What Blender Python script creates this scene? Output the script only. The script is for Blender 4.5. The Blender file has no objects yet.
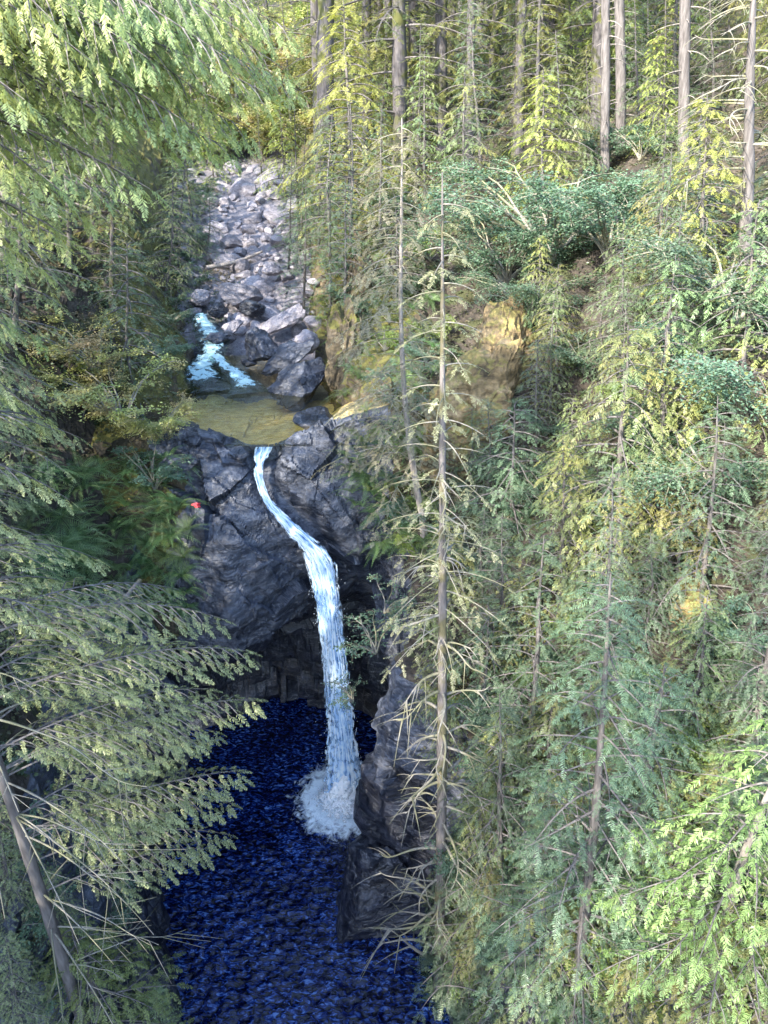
import bpy, math, random
import numpy as np
from mathutils import Vector, Matrix
from mathutils.bvhtree import BVHTree

R = math.radians
rng = np.random.default_rng(7)
random.seed(7)
scene = bpy.context.scene
COL = scene.collection

# ------------------------------------------------------------------ camera
CAM = np.array([0.0, 0.0, 23.3]); PITCH = 28.0; F = 740.0
_s, _c = math.sin(R(PITCH)), math.cos(R(PITCH))
def ray(u, v):
    a = (u - 384) / F; b = (512 - v) / F
    return np.array([a, _c + b * _s, -_s + b * _c])
def at(u, v, Y):
    d = ray(u, v); return CAM + d * (Y / d[1])
def at_z(u, v, z):
    d = ray(u, v); return CAM + d * ((z - CAM[2]) / d[2])
cam = bpy.data.cameras.new('camera'); co = bpy.data.objects.new('camera', cam); COL.objects.link(co)
cam.sensor_fit = 'HORIZONTAL'; cam.sensor_width = 36; cam.lens = 36 * F / 768
cam.clip_start = 0.1; cam.clip_end = 2000
co.location = CAM; co.rotation_euler = (R(90 - PITCH), 0, 0)
scene.camera = co

# ------------------------------------------------------------------ noise
def _h(ix, iy, iz, k=0):
    n = (ix * 73856093) ^ (iy * 19349663) ^ (iz * 83492791) ^ (k * 2654435761)
    n = n & 0xffffffff
    n = ((n ^ (n >> 15)) * 2246822519) & 0xffffffff
    n = ((n ^ (n >> 13)) * 3266489917) & 0xffffffff
    return ((n ^ (n >> 16)) & 0xffffff) / float(0xffffff)
def vnoise(P, k=0):
    Pi = np.floor(P).astype(np.int64); f = P - Pi; f = f * f * (3 - 2 * f)
    x, y, z = Pi[:, 0], Pi[:, 1], Pi[:, 2]; r = 0
    for dx in (0, 1):
        wx = f[:, 0] if dx else 1 - f[:, 0]
        for dy in (0, 1):
            wy = f[:, 1] if dy else 1 - f[:, 1]
            for dz in (0, 1):
                wz = f[:, 2] if dz else 1 - f[:, 2]
                r = r + wx * wy * wz * _h(x + dx, y + dy, z + dz, k)
    return r * 2 - 1
def fbm(P, oct=4, k=0):
    P = np.asarray(P, float); s = 0; a = 1; t = 0
    for i in range(oct):
        s = s + a * vnoise(P + 13.7 * i, k + i); t += a; a *= .5; P = P * 2.03
    return s / t
def facet(P, k=0, tilt=.5):
    """angular blocks: every voronoi cell carries a tilted plane of its own"""
    Pi = np.floor(P).astype(np.int64); best = np.full(len(P), 1e9); out = np.zeros(len(P))
    for dx in (-1, 0, 1):
        for dy in (-1, 0, 1):
            for dz in (-1, 0, 1):
                x, y, z = Pi[:, 0] + dx, Pi[:, 1] + dy, Pi[:, 2] + dz
                c = np.stack([x + _h(x, y, z, k), y + _h(x, y, z, k + 1), z + _h(x, y, z, k + 2)], 1)
                d = P - c; q = (d ** 2).sum(1)
                g = np.stack([_h(x, y, z, k + 3) - .5, _h(x, y, z, k + 4) - .5, _h(x, y, z, k + 5) - .5], 1)
                val = (_h(x, y, z, k + 6) - .5) * .9 + 2 * tilt * (d * g).sum(1)
                m = q < best; best = np.where(m, q, best); out = np.where(m, val, out)
    return out

# ------------------------------------------------------------------ materials
def newmat(name):
    m = bpy.data.materials.new(name); m.use_nodes = True; nt = m.node_tree; nt.nodes.clear()
    return m, nt, nt.nodes, nt.links
def N(nt, typ, **kw):
    n = nt.nodes.new(typ)
    for k, v in kw.items():
        if k.startswith('i_'):
            n.inputs[k[2:].replace('_', ' ')].default_value = v
        else:
            setattr(n, k, v)
    return n
def ramp(nt, stops, fac=None, interp='LINEAR'):
    r = nt.nodes.new('ShaderNodeValToRGB'); e = r.color_ramp.elements; r.color_ramp.interpolation = interp
    e[0].position = stops[0][0]; e[0].color = (*stops[0][1], 1)
    e[1].position = stops[-1][0]; e[1].color = (*stops[-1][1], 1)
    for p, c in stops[1:-1]:
        q = e.new(p); q.color = (*c, 1)
    if fac is not None: nt.links.new(fac, r.inputs['Fac'])
    return r
def mixc(nt, fac, a, b, mode='MIX'):
    m = nt.nodes.new('ShaderNodeMix'); m.data_type = 'RGBA'; m.blend_type = mode
    for s, x in ((0, fac), (6, a), (7, b)):
        if hasattr(x, 'is_output'): nt.links.new(x, m.inputs[s])
        elif s == 0: m.inputs[0].default_value = x
        else: m.inputs[s].default_value = (*x, 1)
    return m.outputs[2]
def mth(nt, op, a, b=0.0, clamp=False):
    m = nt.nodes.new('ShaderNodeMath'); m.operation = op; m.use_clamp = clamp
    for s, x in ((0, a), (1, b)):
        if hasattr(x, 'is_output'): nt.links.new(x, m.inputs[s])
        else: m.inputs[s].default_value = x
    return m.outputs[0]

def leafmat(name, dark, light, other=None, transl=.4, var=.35, gloss=.05):
    """two-sided foliage; tint is a per-spray attribute, the object's random shifts the whole plant"""
    m, nt, n, l = newmat(name)
    at_ = N(nt, 'ShaderNodeAttribute', attribute_name='tint')
    c = mixc(nt, at_.outputs['Fac'], dark, light)
    oi = N(nt, 'ShaderNodeObjectInfo')
    if other:
        nz = N(nt, 'ShaderNodeTexNoise', i_Scale=.55, i_Detail=2.0)
        geo = N(nt, 'ShaderNodeNewGeometry'); l.new(geo.outputs['Position'], nz.inputs['Vector'])
        rr = ramp(nt, [(.42, (0, 0, 0)), (.62, (1, 1, 1))], nz.outputs['Fac'])
        c = mixc(nt, rr.outputs[0], c, mixc(nt, at_.outputs['Fac'], tuple(x * .75 for x in other), other))
    hs = N(nt, 'ShaderNodeHueSaturation')
    l.new(c, hs.inputs['Color'])
    l.new(mth(nt, 'ADD', mth(nt, 'MULTIPLY', oi.outputs['Random'], .05), .475), hs.inputs['Hue'])
    l.new(mth(nt, 'ADD', mth(nt, 'MULTIPLY', oi.outputs['Random'], var), 1 - var / 2), hs.inputs['Value'])
    d = N(nt, 'ShaderNodeBsdfDiffuse'); t = N(nt, 'ShaderNodeBsdfTranslucent'); g = N(nt, 'ShaderNodeBsdfGlossy', i_Roughness=.45)
    l.new(hs.outputs[0], d.inputs[0])
    l.new(mixc(nt, 1.0, hs.outputs[0], (1.15, 1.18, .85), 'MULTIPLY'), t.inputs[0])
    mx = N(nt, 'ShaderNodeMixShader', i_Fac=transl); l.new(d.outputs[0], mx.inputs[1]); l.new(t.outputs[0], mx.inputs[2])
    m2 = N(nt, 'ShaderNodeMixShader', i_Fac=gloss); l.new(mx.outputs[0], m2.inputs[1]); l.new(g.outputs[0], m2.inputs[2])
    o = N(nt, 'ShaderNodeOutputMaterial'); l.new(m2.outputs[0], o.inputs[0])
    return m

def barkmat(name, a, b, moss=None, mossamt=.5, scale=6.0):
    m, nt, n, l = newmat(name)
    tc = N(nt, 'ShaderNodeTexCoord'); mp = N(nt, 'ShaderNodeMapping'); mp.inputs['Scale'].default_value = (1, 1, .18)
    l.new(tc.outputs['Object'], mp.inputs[0])
    nz = N(nt, 'ShaderNodeTexNoise', i_Scale=scale * 2, i_Detail=5.0); l.new(mp.outputs[0], nz.inputs['Vector'])
    c = ramp(nt, [(.3, a), (.7, b)], nz.outputs['Fac']).outputs[0]
    if moss:
        n2 = N(nt, 'ShaderNodeTexNoise', i_Scale=1.7, i_Detail=4.0); l.new(tc.outputs['Object'], n2.inputs['Vector'])
        r2 = ramp(nt, [(.62 - mossamt * .35, (0, 0, 0)), (.70 - mossamt * .25, (1, 1, 1))], n2.outputs['Fac'])
        c = mixc(nt, r2.outputs[0], c, moss)
    bp = N(nt, 'ShaderNodeBump', i_Strength=.8, i_Distance=.03); l.new(nz.outputs['Fac'], bp.inputs['Height'])
    p = N(nt, 'ShaderNodeBsdfPrincipled', i_Roughness=.9); l.new(c, p.inputs['Base Color']); l.new(bp.outputs[0], p.inputs['Normal'])
    o = N(nt, 'ShaderNodeOutputMaterial'); l.new(p.outputs[0], o.inputs[0])
    return m

def rockmat(name, stops, moss=(.06, .075, .02), mosslo=.55, rough=.55, scale=1.0, veins=True, mossamt=1.0):
    m, nt, n, l = newmat(name)
    tc = N(nt, 'ShaderNodeTexCoord'); geo = N(nt, 'ShaderNodeNewGeometry')
    mp = N(nt, 'ShaderNodeMapping'); mp.inputs['Rotation'].default_value = (.5, .9, .3); mp.inputs['Scale'].default_value = (1, 1, 2.6)
    l.new(geo.outputs['Position'], mp.inputs[0])
    n1 = N(nt, 'ShaderNodeTexNoise', i_Scale=1.1 * scale, i_Detail=9.0, i_Roughness=.62, i_Distortion=.2); l.new(mp.outputs[0], n1.inputs['Vector'])
    c = ramp(nt, stops, n1.outputs['Fac']).outputs[0]
    n3 = N(nt, 'ShaderNodeTexNoise', i_Scale=9 * scale, i_Detail=6.0); l.new(geo.outputs['Position'], n3.inputs['Vector'])
    c = mixc(nt, .75, c, ramp(nt, [(.3, (.45, .45, .5)), (.72, (1.35, 1.32, 1.28))], n3.outputs['Fac']).outputs[0], 'MULTIPLY')
    oi = N(nt, 'ShaderNodeObjectInfo')
    hs = N(nt, 'ShaderNodeHueSaturation'); l.new(c, hs.inputs['Color'])
    l.new(mth(nt, 'ADD', mth(nt, 'MULTIPLY', oi.outputs['Random'], .5), .75), hs.inputs['Value']); c = hs.outputs[0]
    if veins:
        w = N(nt, 'ShaderNodeTexNoise', i_Scale=.8 * scale, i_Detail=5.0, i_Distortion=1.2); l.new(mp.outputs[0], w.inputs['Vector'])
        v = ramp(nt, [(.485, (0, 0, 0)), (.5, (1, 1, 1)), (.515, (0, 0, 0))], w.outputs['Fac'])
        c = mixc(nt, mth(nt, 'MULTIPLY', v.outputs[0], .35), c, (.30, .30, .32))
    # moss grows where the rock faces up, in uneven patches
    sx = N(nt, 'ShaderNodeSeparateXYZ'); l.new(geo.outputs['Normal'], sx.inputs[0])
    n4 = N(nt, 'ShaderNodeTexNoise', i_Scale=.9, i_Detail=5.0); l.new(geo.outputs['Position'], n4.inputs['Vector'])
    up = mth(nt, 'ADD', sx.outputs['Z'], mth(nt, 'MULTIPLY', mth(nt, 'SUBTRACT', n4.outputs['Fac'], .5), 2.2))
    mr = ramp(nt, [(mosslo, (0, 0, 0)), (min(1, mosslo + .18), (1, 1, 1))], up)
    mc = mixc(nt, n3.outputs['Fac'], tuple(x * .5 for x in moss), tuple(x * 1.5 for x in moss))
    c = mixc(nt, mth(nt, 'MULTIPLY', mr.outputs[0], mossamt), c, mc)
    hsum = mth(nt, 'ADD', mth(nt, 'MULTIPLY', n1.outputs['Fac'], 1.5), mth(nt, 'MULTIPLY', n3.outputs['Fac'], .35))
    bp = N(nt, 'ShaderNodeBump', i_Strength=.8, i_Distance=.13 / scale); l.new(hsum, bp.inputs['Height'])
    p = N(nt, 'ShaderNodeBsdfPrincipled', i_Roughness=rough); l.new(c, p.inputs['Base Color']); l.new(bp.outputs[0], p.inputs['Normal'])
    l.new(mth(nt, 'ADD', mth(nt, 'MULTIPLY', mr.outputs[0], .4), rough, True), p.inputs['Roughness'])
    o = N(nt, 'ShaderNodeOutputMaterial'); l.new(p.outputs[0], o.inputs[0])
    return m

M = {}
M['hemlock'] = leafmat('hemlock_needles', (.035, .070, .040), (.22, .30, .17), gloss=.04)
M['hemlock_near'] = leafmat('hemlock_needles_near', (.085, .13, .050), (.46, .54, .25), gloss=.04)
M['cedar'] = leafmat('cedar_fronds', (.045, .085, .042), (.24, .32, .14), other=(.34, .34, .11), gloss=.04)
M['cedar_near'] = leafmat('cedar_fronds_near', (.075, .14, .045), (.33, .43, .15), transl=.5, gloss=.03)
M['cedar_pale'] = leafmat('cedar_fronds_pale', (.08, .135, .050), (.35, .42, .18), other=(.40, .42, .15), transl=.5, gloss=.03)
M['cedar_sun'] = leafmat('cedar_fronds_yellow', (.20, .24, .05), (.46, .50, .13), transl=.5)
M['forest'] = leafmat('forest_needles', (.035, .070, .035), (.20, .26, .10), other=(.30, .30, .08), transl=.45, gloss=.03)
M['pale'] = leafmat('lichen_needles', (.18, .17, .10), (.40, .39, .22), transl=.4)
M['leaf_green'] = leafmat('broad_leaves', (.06, .12, .07), (.19, .29, .18), transl=.4)
M['leaf_yellow'] = leafmat('broad_leaves_yellow', (.24, .30, .08), (.52, .55, .20), other=(.50, .42, .20), transl=.4)
M['leaf_lime'] = leafmat('broad_leaves_lime', (.13, .19, .045), (.27, .33, .08), transl=.45)
M['fern'] = leafmat('fern_fronds', (.06, .13, .045), (.20, .31, .12), transl=.3)
M['cover'] = leafmat('ground_leaves', (.02, .042, .018), (.13, .18, .08), other=(.15, .12, .08), transl=.2)
M['bark'] = barkmat('bark', (.06, .052, .050), (.17, .155, .15))
M['bark_dark'] = barkmat('bark_dark', (.045, .040, .042), (.12, .11, .115), moss=(.07, .075, .02), mossamt=.35)
M['bark_pale'] = barkmat('bark_pale', (.16, .14, .13), (.36, .32, .29))
M['bark_moss'] = barkmat('bark_mossy', (.07, .063, .062), (.20, .18, .175), moss=(.11, .10, .055), mossamt=.4)
M['twig'] = barkmat('dead_twigs', (.14, .13, .11), (.28, .26, .22), moss=(.17, .165, .10), mossamt=.5)
M['rock'] = rockmat('cliff_rock', [(.30, (.012, .015, .026)), (.47, (.046, .056, .082)), (.60, (.11, .125, .165)), (.78, (.24, .26, .31))], mosslo=1.02, mossamt=.7, rough=.42)
M['bank'] = rockmat('bank_soil', [(.3, (.020, .017, .014)), (.55, (.055, .045, .036)), (.8, (.12, .10, .08))], moss=(.045, .05, .02), mosslo=.75, rough=.9, veins=False)
M['wet_shade'] = rockmat('wet_shade_rock', [(.30, (.004, .005, .009)), (.5, (.016, .019, .030)), (.62, (.04, .045, .065)), (.8, (.12, .13, .16))], mosslo=1.1, mossamt=.4, rough=.35)  # wet low rock, blackened further to paint in the recess shade
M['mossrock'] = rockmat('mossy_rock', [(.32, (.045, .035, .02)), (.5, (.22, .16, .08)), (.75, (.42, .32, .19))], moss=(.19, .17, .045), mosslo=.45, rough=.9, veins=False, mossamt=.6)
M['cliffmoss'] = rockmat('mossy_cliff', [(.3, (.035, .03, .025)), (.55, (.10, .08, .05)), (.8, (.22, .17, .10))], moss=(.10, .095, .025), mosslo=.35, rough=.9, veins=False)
M['boulder'] = rockmat('creek_boulder', [(.3, (.14, .13, .15)), (.55, (.27, .255, .28)), (.8, (.45, .41, .41))], mosslo=1.6, scale=1.6, rough=.75, veins=False)
M['boulder_dark'] = rockmat('wet_boulder', [(.3, (.010, .012, .020)), (.52, (.035, .042, .06)), (.7, (.11, .12, .155)), (.85, (.22, .23, .27))], mosslo=1.5, scale=1.0, rough=.4)
M['bed'] = rockmat('creek_bed_gravel', [(.3, (.50, .37, .14)), (.55, (.75, .60, .27)), (.8, (.82, .72, .46))], mosslo=2.0, scale=2.5, rough=.9, veins=False)
m, nt, n_, l_ = newmat('red_paint')
p = N(nt, 'ShaderNodeBsdfPrincipled', i_Roughness=.7); nz = N(nt, 'ShaderNodeTexNoise', i_Scale=22.0)
l_.new(ramp(nt, [(.35, (.45, .03, .05)), (.65, (.85, .07, .09))], nz.outputs['Fac']).outputs[0], p.inputs['Base Color'])
l_.new(p.outputs[0], N(nt, 'ShaderNodeOutputMaterial').inputs[0]); M['red'] = m

FALL_BASE = at_z(345, 798, 0.0)
def deepwater():
    m, nt, n, l = newmat('deep_pool_water')
    geo = N(nt, 'ShaderNodeNewGeometry')
    # foam: churned white water round the foot of the fall, thinning outwards
    vd = N(nt, 'ShaderNodeVectorMath', operation='DISTANCE'); l.new(geo.outputs['Position'], vd.inputs[0]); vd.inputs[1].default_value = tuple(FALL_BASE)
    nz = N(nt, 'ShaderNodeTexNoise', i_Scale=3.2, i_Detail=6.0, i_Roughness=.7, i_Distortion=.8); l.new(geo.outputs['Position'], nz.inputs['Vector'])
    near = mth(nt, 'SUBTRACT', 1.50, mth(nt, 'MULTIPLY', vd.outputs['Value'], .50))
    foam = ramp(nt, [(.50, (0, 0, 0)), (.80, (1, 1, 1))], mth(nt, 'ADD', near, mth(nt, 'MULTIPLY', mth(nt, 'SUBTRACT', nz.outputs['Fac'], .5), 1.3)))
    mpw = N(nt, 'ShaderNodeMapping'); mpw.inputs['Scale'].default_value = (.8, 1.5, 1); mpw.inputs['Rotation'].default_value = (0, 0, .35); l.new(geo.outputs['Position'], mpw.inputs[0])
    n2 = N(nt, 'ShaderNodeTexNoise', i_Scale=6.2, i_Detail=4.0, i_Roughness=.5, i_Distortion=1.1); l.new(mpw.outputs[0], n2.inputs['Vector'])
    c = ramp(nt, [(.42, (.001, .002, .012)), (.53, (.003, .011, .080)), (.60, (.016, .05, .22)), (.67, (.10, .20, .46))], n2.outputs['Fac']).outputs[0]  # pale blue peaks paint sky reflections into the water's base colour
    n5 = N(nt, 'ShaderNodeTexNoise', i_Scale=.45, i_Detail=2.0); l.new(geo.outputs['Position'], n5.inputs['Vector'])
    c = mixc(nt, 1.0, c, ramp(nt, [(.38, (.35, .38, .5)), (.6, (1, 1, 1))], n5.outputs['Fac']).outputs[0], 'MULTIPLY')
    c = mixc(nt, foam.outputs[0], c, (.75, .85, .92))
    bp = N(nt, 'ShaderNodeBump', i_Strength=.55, i_Distance=.05); l.new(n2.outputs['Fac'], bp.inputs['Height'])
    p = N(nt, 'ShaderNodeBsdfPrincipled', i_IOR=1.33); p.inputs['Specular IOR Level'].default_value = .8; l.new(c, p.inputs['Base Color']); l.new(bp.outputs[0], p.inputs['Normal'])
    l.new(mth(nt, 'ADD', mth(nt, 'MULTIPLY', foam.outputs[0], .6), .07), p.inputs['Roughness'])
    l.new(p.outputs[0], N(nt, 'ShaderNodeOutputMaterial').inputs[0]); return m
M['deep'] = deepwater()
def clearwater(name, tint, foamthr=None, foamscale=2.0):
    m, nt, n, l = newmat(name)
    geo = N(nt, 'ShaderNodeNewGeometry')
    mp = N(nt, 'ShaderNodeMapping'); mp.inputs['Scale'].default_value = (1.0, 2.2, 1.0); l.new(geo.outputs['Position'], mp.inputs[0])
    nz = N(nt, 'ShaderNodeTexNoise', i_Scale=2.6, i_Detail=4.0, i_Distortion=.8); l.new(mp.outputs[0], nz.inputs['Vector'])
    bp = N(nt, 'ShaderNodeBump', i_Strength=.7, i_Distance=.08); l.new(nz.outputs['Fac'], bp.inputs['Height'])
    tr = N(nt, 'ShaderNodeBsdfTransparent'); tr.inputs[0].default_value = (*tint, 1)
    gl = N(nt, 'ShaderNodeBsdfGlossy', i_Roughness=.08); l.new(bp.outputs[0], gl.inputs['Normal'])
    fr = N(nt, 'ShaderNodeFresnel', i_IOR=1.33); l.new(bp.outputs[0], fr.inputs['Normal'])
    mx = N(nt, 'ShaderNodeMixShader'); l.new(mth(nt, 'MULTIPLY', fr.outputs[0], .9, True), mx.inputs[0]); l.new(tr.outputs[0], mx.inputs[1]); l.new(gl.outputs[0], mx.inputs[2])
    sh = mx.outputs[0]
    if foamthr is not None:
        n2 = N(nt, 'ShaderNodeTexNoise', i_Scale=foamscale, i_Detail=6.0, i_Roughness=.65, i_Distortion=.7); l.new(geo.outputs['Position'], n2.inputs['Vector'])
        atn = N(nt, 'ShaderNodeAttribute', attribute_name='foam')
        fo = ramp(nt, [(foamthr, (0, 0, 0)), (foamthr + .12, (1, 1, 1))], mth(nt, 'ADD', n2.outputs['Fac'], mth(nt, 'SUBTRACT', atn.outputs['Fac'], .5)))
        df = N(nt, 'ShaderNodeBsdfPrincipled', i_Roughness=.6); df.inputs['Base Color'].default_value = (.30, .47, .52, 1); l.new(bp.outputs[0], df.inputs['Normal'])
        m2 = N(nt, 'ShaderNodeMixShader'); l.new(fo.outputs[0], m2.inputs[0]); l.new(sh, m2.inputs[1]); l.new(df.outputs[0], m2.inputs[2]); sh = m2.outputs[0]
    l.new(sh, N(nt, 'ShaderNodeOutputMaterial').inputs[0]); return m
M['clear'] = clearwater('clear_pool_water', (1.0, .95, .70))
M['stream'] = clearwater('stream_water', (.62, .74, .70), .50, 4.5)
def whitewater(name, edge=True):
    m, nt, n, l = newmat(name)
    tc = N(nt, 'ShaderNodeTexCoord'); uv = N(nt, 'ShaderNodeUVMap')
    mp = N(nt, 'ShaderNodeMapping'); mp.inputs['Scale'].default_value = (11.0, .28, 1.0); l.new(uv.outputs[0], mp.inputs[0])
    nz = N(nt, 'ShaderNodeTexNoise', i_Scale=1.4, i_Detail=7.0, i_Roughness=.68, i_Distortion=.5); l.new(mp.outputs[0], nz.inputs['Vector'])
    mp2 = N(nt, 'ShaderNodeMapping'); mp2.inputs['Scale'].default_value = (7.0, 1.3, 1.0); l.new(uv.outputs[0], mp2.inputs[0])
    n2 = N(nt, 'ShaderNodeTexNoise', i_Scale=2.2, i_Detail=3.0); l.new(mp2.outputs[0], n2.inputs['Vector'])
    c = ramp(nt, [(.41, (.08, .20, .48)), (.49, (.40, .60, .84)), (.58, (.82, .90, .96))], mth(nt, 'ADD', mth(nt, 'MULTIPLY', nz.outputs['Fac'], .65), mth(nt, 'MULTIPLY', n2.outputs['Fac'], .35))).outputs[0]
    bp = N(nt, 'ShaderNodeBump', i_Strength=.6, i_Distance=.08); l.new(nz.outputs['Fac'], bp.inputs['Height'])
    p = N(nt, 'ShaderNodeBsdfPrincipled', i_Roughness=.35); l.new(c, p.inputs['Base Color']); l.new(bp.outputs[0], p.inputs['Normal'])
    tr = N(nt, 'ShaderNodeBsdfTransparent')
    sx = N(nt, 'ShaderNodeSeparateXYZ'); l.new(uv.outputs[0], sx.inputs[0])
    e = mth(nt, 'MULTIPLY', mth(nt, 'ABSOLUTE', mth(nt, 'SUBTRACT', sx.outputs['X'], .5)), 2.0)
    # thin water at the ragged edges
    a = ramp(nt, [(.40, (0, 0, 0)), (.58, (1, 1, 1))], mth(nt, 'ADD', mth(nt, 'SUBTRACT', 1.28, mth(nt, 'MULTIPLY', e, e)), mth(nt, 'MULTIPLY', mth(nt, 'SUBTRACT', n2.outputs['Fac'], .8), 1.7)))
    tl = N(nt, 'ShaderNodeBsdfTranslucent'); l.new(c, tl.inputs[0]); m0 = N(nt, 'ShaderNodeMixShader', i_Fac=.15); l.new(p.outputs[0], m0.inputs[1]); l.new(tl.outputs[0], m0.inputs[2])
    mx = N(nt, 'ShaderNodeMixShader'); l.new(a.outputs[0], mx.inputs[0]); l.new(tr.outputs[0], mx.inputs[1]); l.new(m0.outputs[0], mx.inputs[2])
    l.new(mx.outputs[0], N(nt, 'ShaderNodeOutputMaterial').inputs[0]); return m
M['fall'] = whitewater('falling_water')
def foammat():
    m, nt, n, l = newmat('churned_foam')
    geo = N(nt, 'ShaderNodeNewGeometry'); at_ = N(nt, 'ShaderNodeAttribute', attribute_name='foam')
    nz = N(nt, 'ShaderNodeTexNoise', i_Scale=6.0, i_Detail=7.0, i_Roughness=.7, i_Distortion=.4); l.new(geo.outputs['Position'], nz.inputs['Vector'])
    c = ramp(nt, [(.32, (.6, .78, .93)), (.5, (.97, .98, .99))], nz.outputs['Fac'])
    bp = N(nt, 'ShaderNodeBump', i_Strength=.7, i_Distance=.08); l.new(nz.outputs['Fac'], bp.inputs['Height'])
    d = N(nt, 'ShaderNodeBsdfDiffuse'); t = N(nt, 'ShaderNodeBsdfTranslucent'); tr = N(nt, 'ShaderNodeBsdfTransparent')
    for q in (d, t): l.new(c.outputs[0], q.inputs[0])
    l.new(bp.outputs[0], d.inputs['Normal'])
    mx = N(nt, 'ShaderNodeMixShader', i_Fac=.12); l.new(d.outputs[0], mx.inputs[1]); l.new(t.outputs[0], mx.inputs[2])
    a = ramp(nt, [(.50, (0, 0, 0)), (.68, (1, 1, 1))], mth(nt, 'ADD', mth(nt, 'MULTIPLY', at_.outputs['Fac'], .9), mth(nt, 'MULTIPLY', mth(nt, 'SUBTRACT', nz.outputs['Fac'], .42), 1.7)))
    m2 = N(nt, 'ShaderNodeMixShader'); l.new(a.outputs[0], m2.inputs[0]); l.new(tr.outputs[0], m2.inputs[1]); l.new(mx.outputs[0], m2.inputs[2])
    l.new(m2.outputs[0], N(nt, 'ShaderNodeOutputMaterial').inputs[0]); return m
M['foam'] = foammat()
m, nt, n_, l_ = newmat('water_drops'); p = N(nt, 'ShaderNodeBsdfPrincipled', i_Roughness=.3)
nz = N(nt, 'ShaderNodeTexNoise', i_Scale=5.0); l_.new(ramp(nt, [(.3, (.70, .82, .93)), (.7, (.92, .95, .97))], nz.outputs['Fac']).outputs[0], p.inputs['Base Color'])
tl = N(nt, 'ShaderNodeBsdfTranslucent'); tl.inputs[0].default_value = (.92, .96, 1, 1); m0 = N(nt, 'ShaderNodeMixShader', i_Fac=.5); l_.new(p.outputs[0], m0.inputs[1]); l_.new(tl.outputs[0], m0.inputs[2])
l_.new(m0.outputs[0], N(nt, 'ShaderNodeOutputMaterial').inputs[0]); M['drops'] = m

# ------------------------------------------------------------------ mesh helpers
def make_mesh(name, verts, faces, mats, matidx=None, smooth=False, tint=None, uvs=None, vattr=None):
    """faces: list of int arrays (M,3) or (M,4)"""
    me = bpy.data.meshes.new(name)
    verts = np.ascontiguousarray(verts, dtype=np.float32).reshape(-1, 3)
    me.vertices.add(len(verts)); me.vertices.foreach_set('co', verts.ravel())
    faces = [np.asarray(f, dtype=np.int32) for f in faces if len(f)]
    loops = np.concatenate([f.ravel() for f in faces])
    sizes = np.concatenate([np.full(len(f), f.shape[1], np.int32) for f in faces])
    starts = np.concatenate([[0], np.cumsum(sizes)[:-1]]).astype(np.int32)
    me.loops.add(len(loops)); me.loops.foreach_set('vertex_index', loops)
    me.polygons.add(len(sizes)); me.polygons.foreach_set('loop_start', starts)
    me.polygons.foreach_set('use_smooth', np.full(len(sizes), smooth))
    if matidx is not None: me.polygons.foreach_set('material_index', np.asarray(matidx, np.int32))
    for m in mats: me.materials.append(m)
    me.update(calc_edges=True)
    if tint is not None:
        a = me.attributes.new('tint', 'FLOAT', 'FACE'); a.data.foreach_set('value', np.asarray(tint, np.float32))
    if vattr is not None:
        for k, v in vattr.items():
            a = me.attributes.new(k, 'FLOAT', 'POINT'); a.data.foreach_set('value', np.asarray(v, np.float32))
    if uvs is not None:
        u = me.uv_layers.new(name='UVMap'); u.data.foreach_set('uv', np.asarray(uvs, np.float32)[loops].ravel())
    return me
def obj(name, me, parent=None, **props):
    o = bpy.data.objects.new(name, me); COL.objects.link(o)
    if parent: o.parent = parent
    for k, v in props.items(): o[k] = v
    return o
def thing(name, label, cat, loc=(0, 0, 0), group=None):
    o = bpy.data.objects.new(name, None); COL.objects.link(o); o.location = loc; o.empty_display_size = .2
    o['label'] = label; o['category'] = cat
    if group: o['group'] = group
    return o
def grid_faces(nu, nv):
    i = np.arange(nu - 1)[:, None] * nv + np.arange(nv - 1)[None, :]
    i = i.ravel(); return np.stack([i, i + nv, i + nv + 1, i + 1], 1)
def grid_normals(G):
    du = np.gradient(G, axis=0); dv = np.gradient(G, axis=1); n = np.cross(du, dv)
    return n / (np.linalg.norm(n, axis=2, keepdims=True) + 1e-9)
def tube(pts, rad, sides=6, jitter=0.0):
    pts = np.asarray(pts, float); n = len(pts); rad = np.asarray(rad, float)
    t = np.gradient(pts, axis=0); t /= np.linalg.norm(t, axis=1, keepdims=True) + 1e-9
    ref = np.array([0.0, 0, 1]) if abs(t[:, 2]).mean() < .8 else np.array([1.0, 0, 0])
    a = np.cross(t, ref); a /= np.linalg.norm(a, axis=1, keepdims=True) + 1e-9; b = np.cross(t, a)
    th = np.arange(sides) / sides * 2 * math.pi
    V = pts[:, None] + rad[:, None, None] * (np.cos(th)[None, :, None] * a[:, None] + np.sin(th)[None, :, None] * b[:, None])
    if jitter:
        V = V + (rad[:, None] * jitter * fbm(V.reshape(-1, 3) * 3, 2).reshape(n, sides))[:, :, None] * (V - pts[:, None]) / (rad[:, None, None] + 1e-6)
    i = np.arange(n - 1)[:, None] * sides + np.arange(sides)[None, :]
    j = np.arange(n - 1)[:, None] * sides + (np.arange(sides)[None, :] + 1) % sides
    F_ = np.stack([i.ravel(), j.ravel(), (j + sides).ravel(), (i + sides).ravel()], 1)
    return V.reshape(-1, 3), F_
class MB:
    def __init__(s): s.v = []; s.f = []; s.mi = []; s.t = []; s.n = 0
    def add(s, V, Fq, mi=0, tint=.5):
        V = np.asarray(V).reshape(-1, 3); Fq = np.asarray(Fq)
        s.v.append(V); s.f.append(Fq + s.n); s.n += len(V)
        s.mi.append(np.full(len(Fq), mi)); s.t.append(np.broadcast_to(np.asarray(tint, float), (len(Fq),)).copy())
    def mesh(s, name, mats, smooth=False):
        return make_mesh(name, np.concatenate(s.v), s.f, mats, np.concatenate(s.mi), smooth, np.concatenate(s.t))

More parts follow.
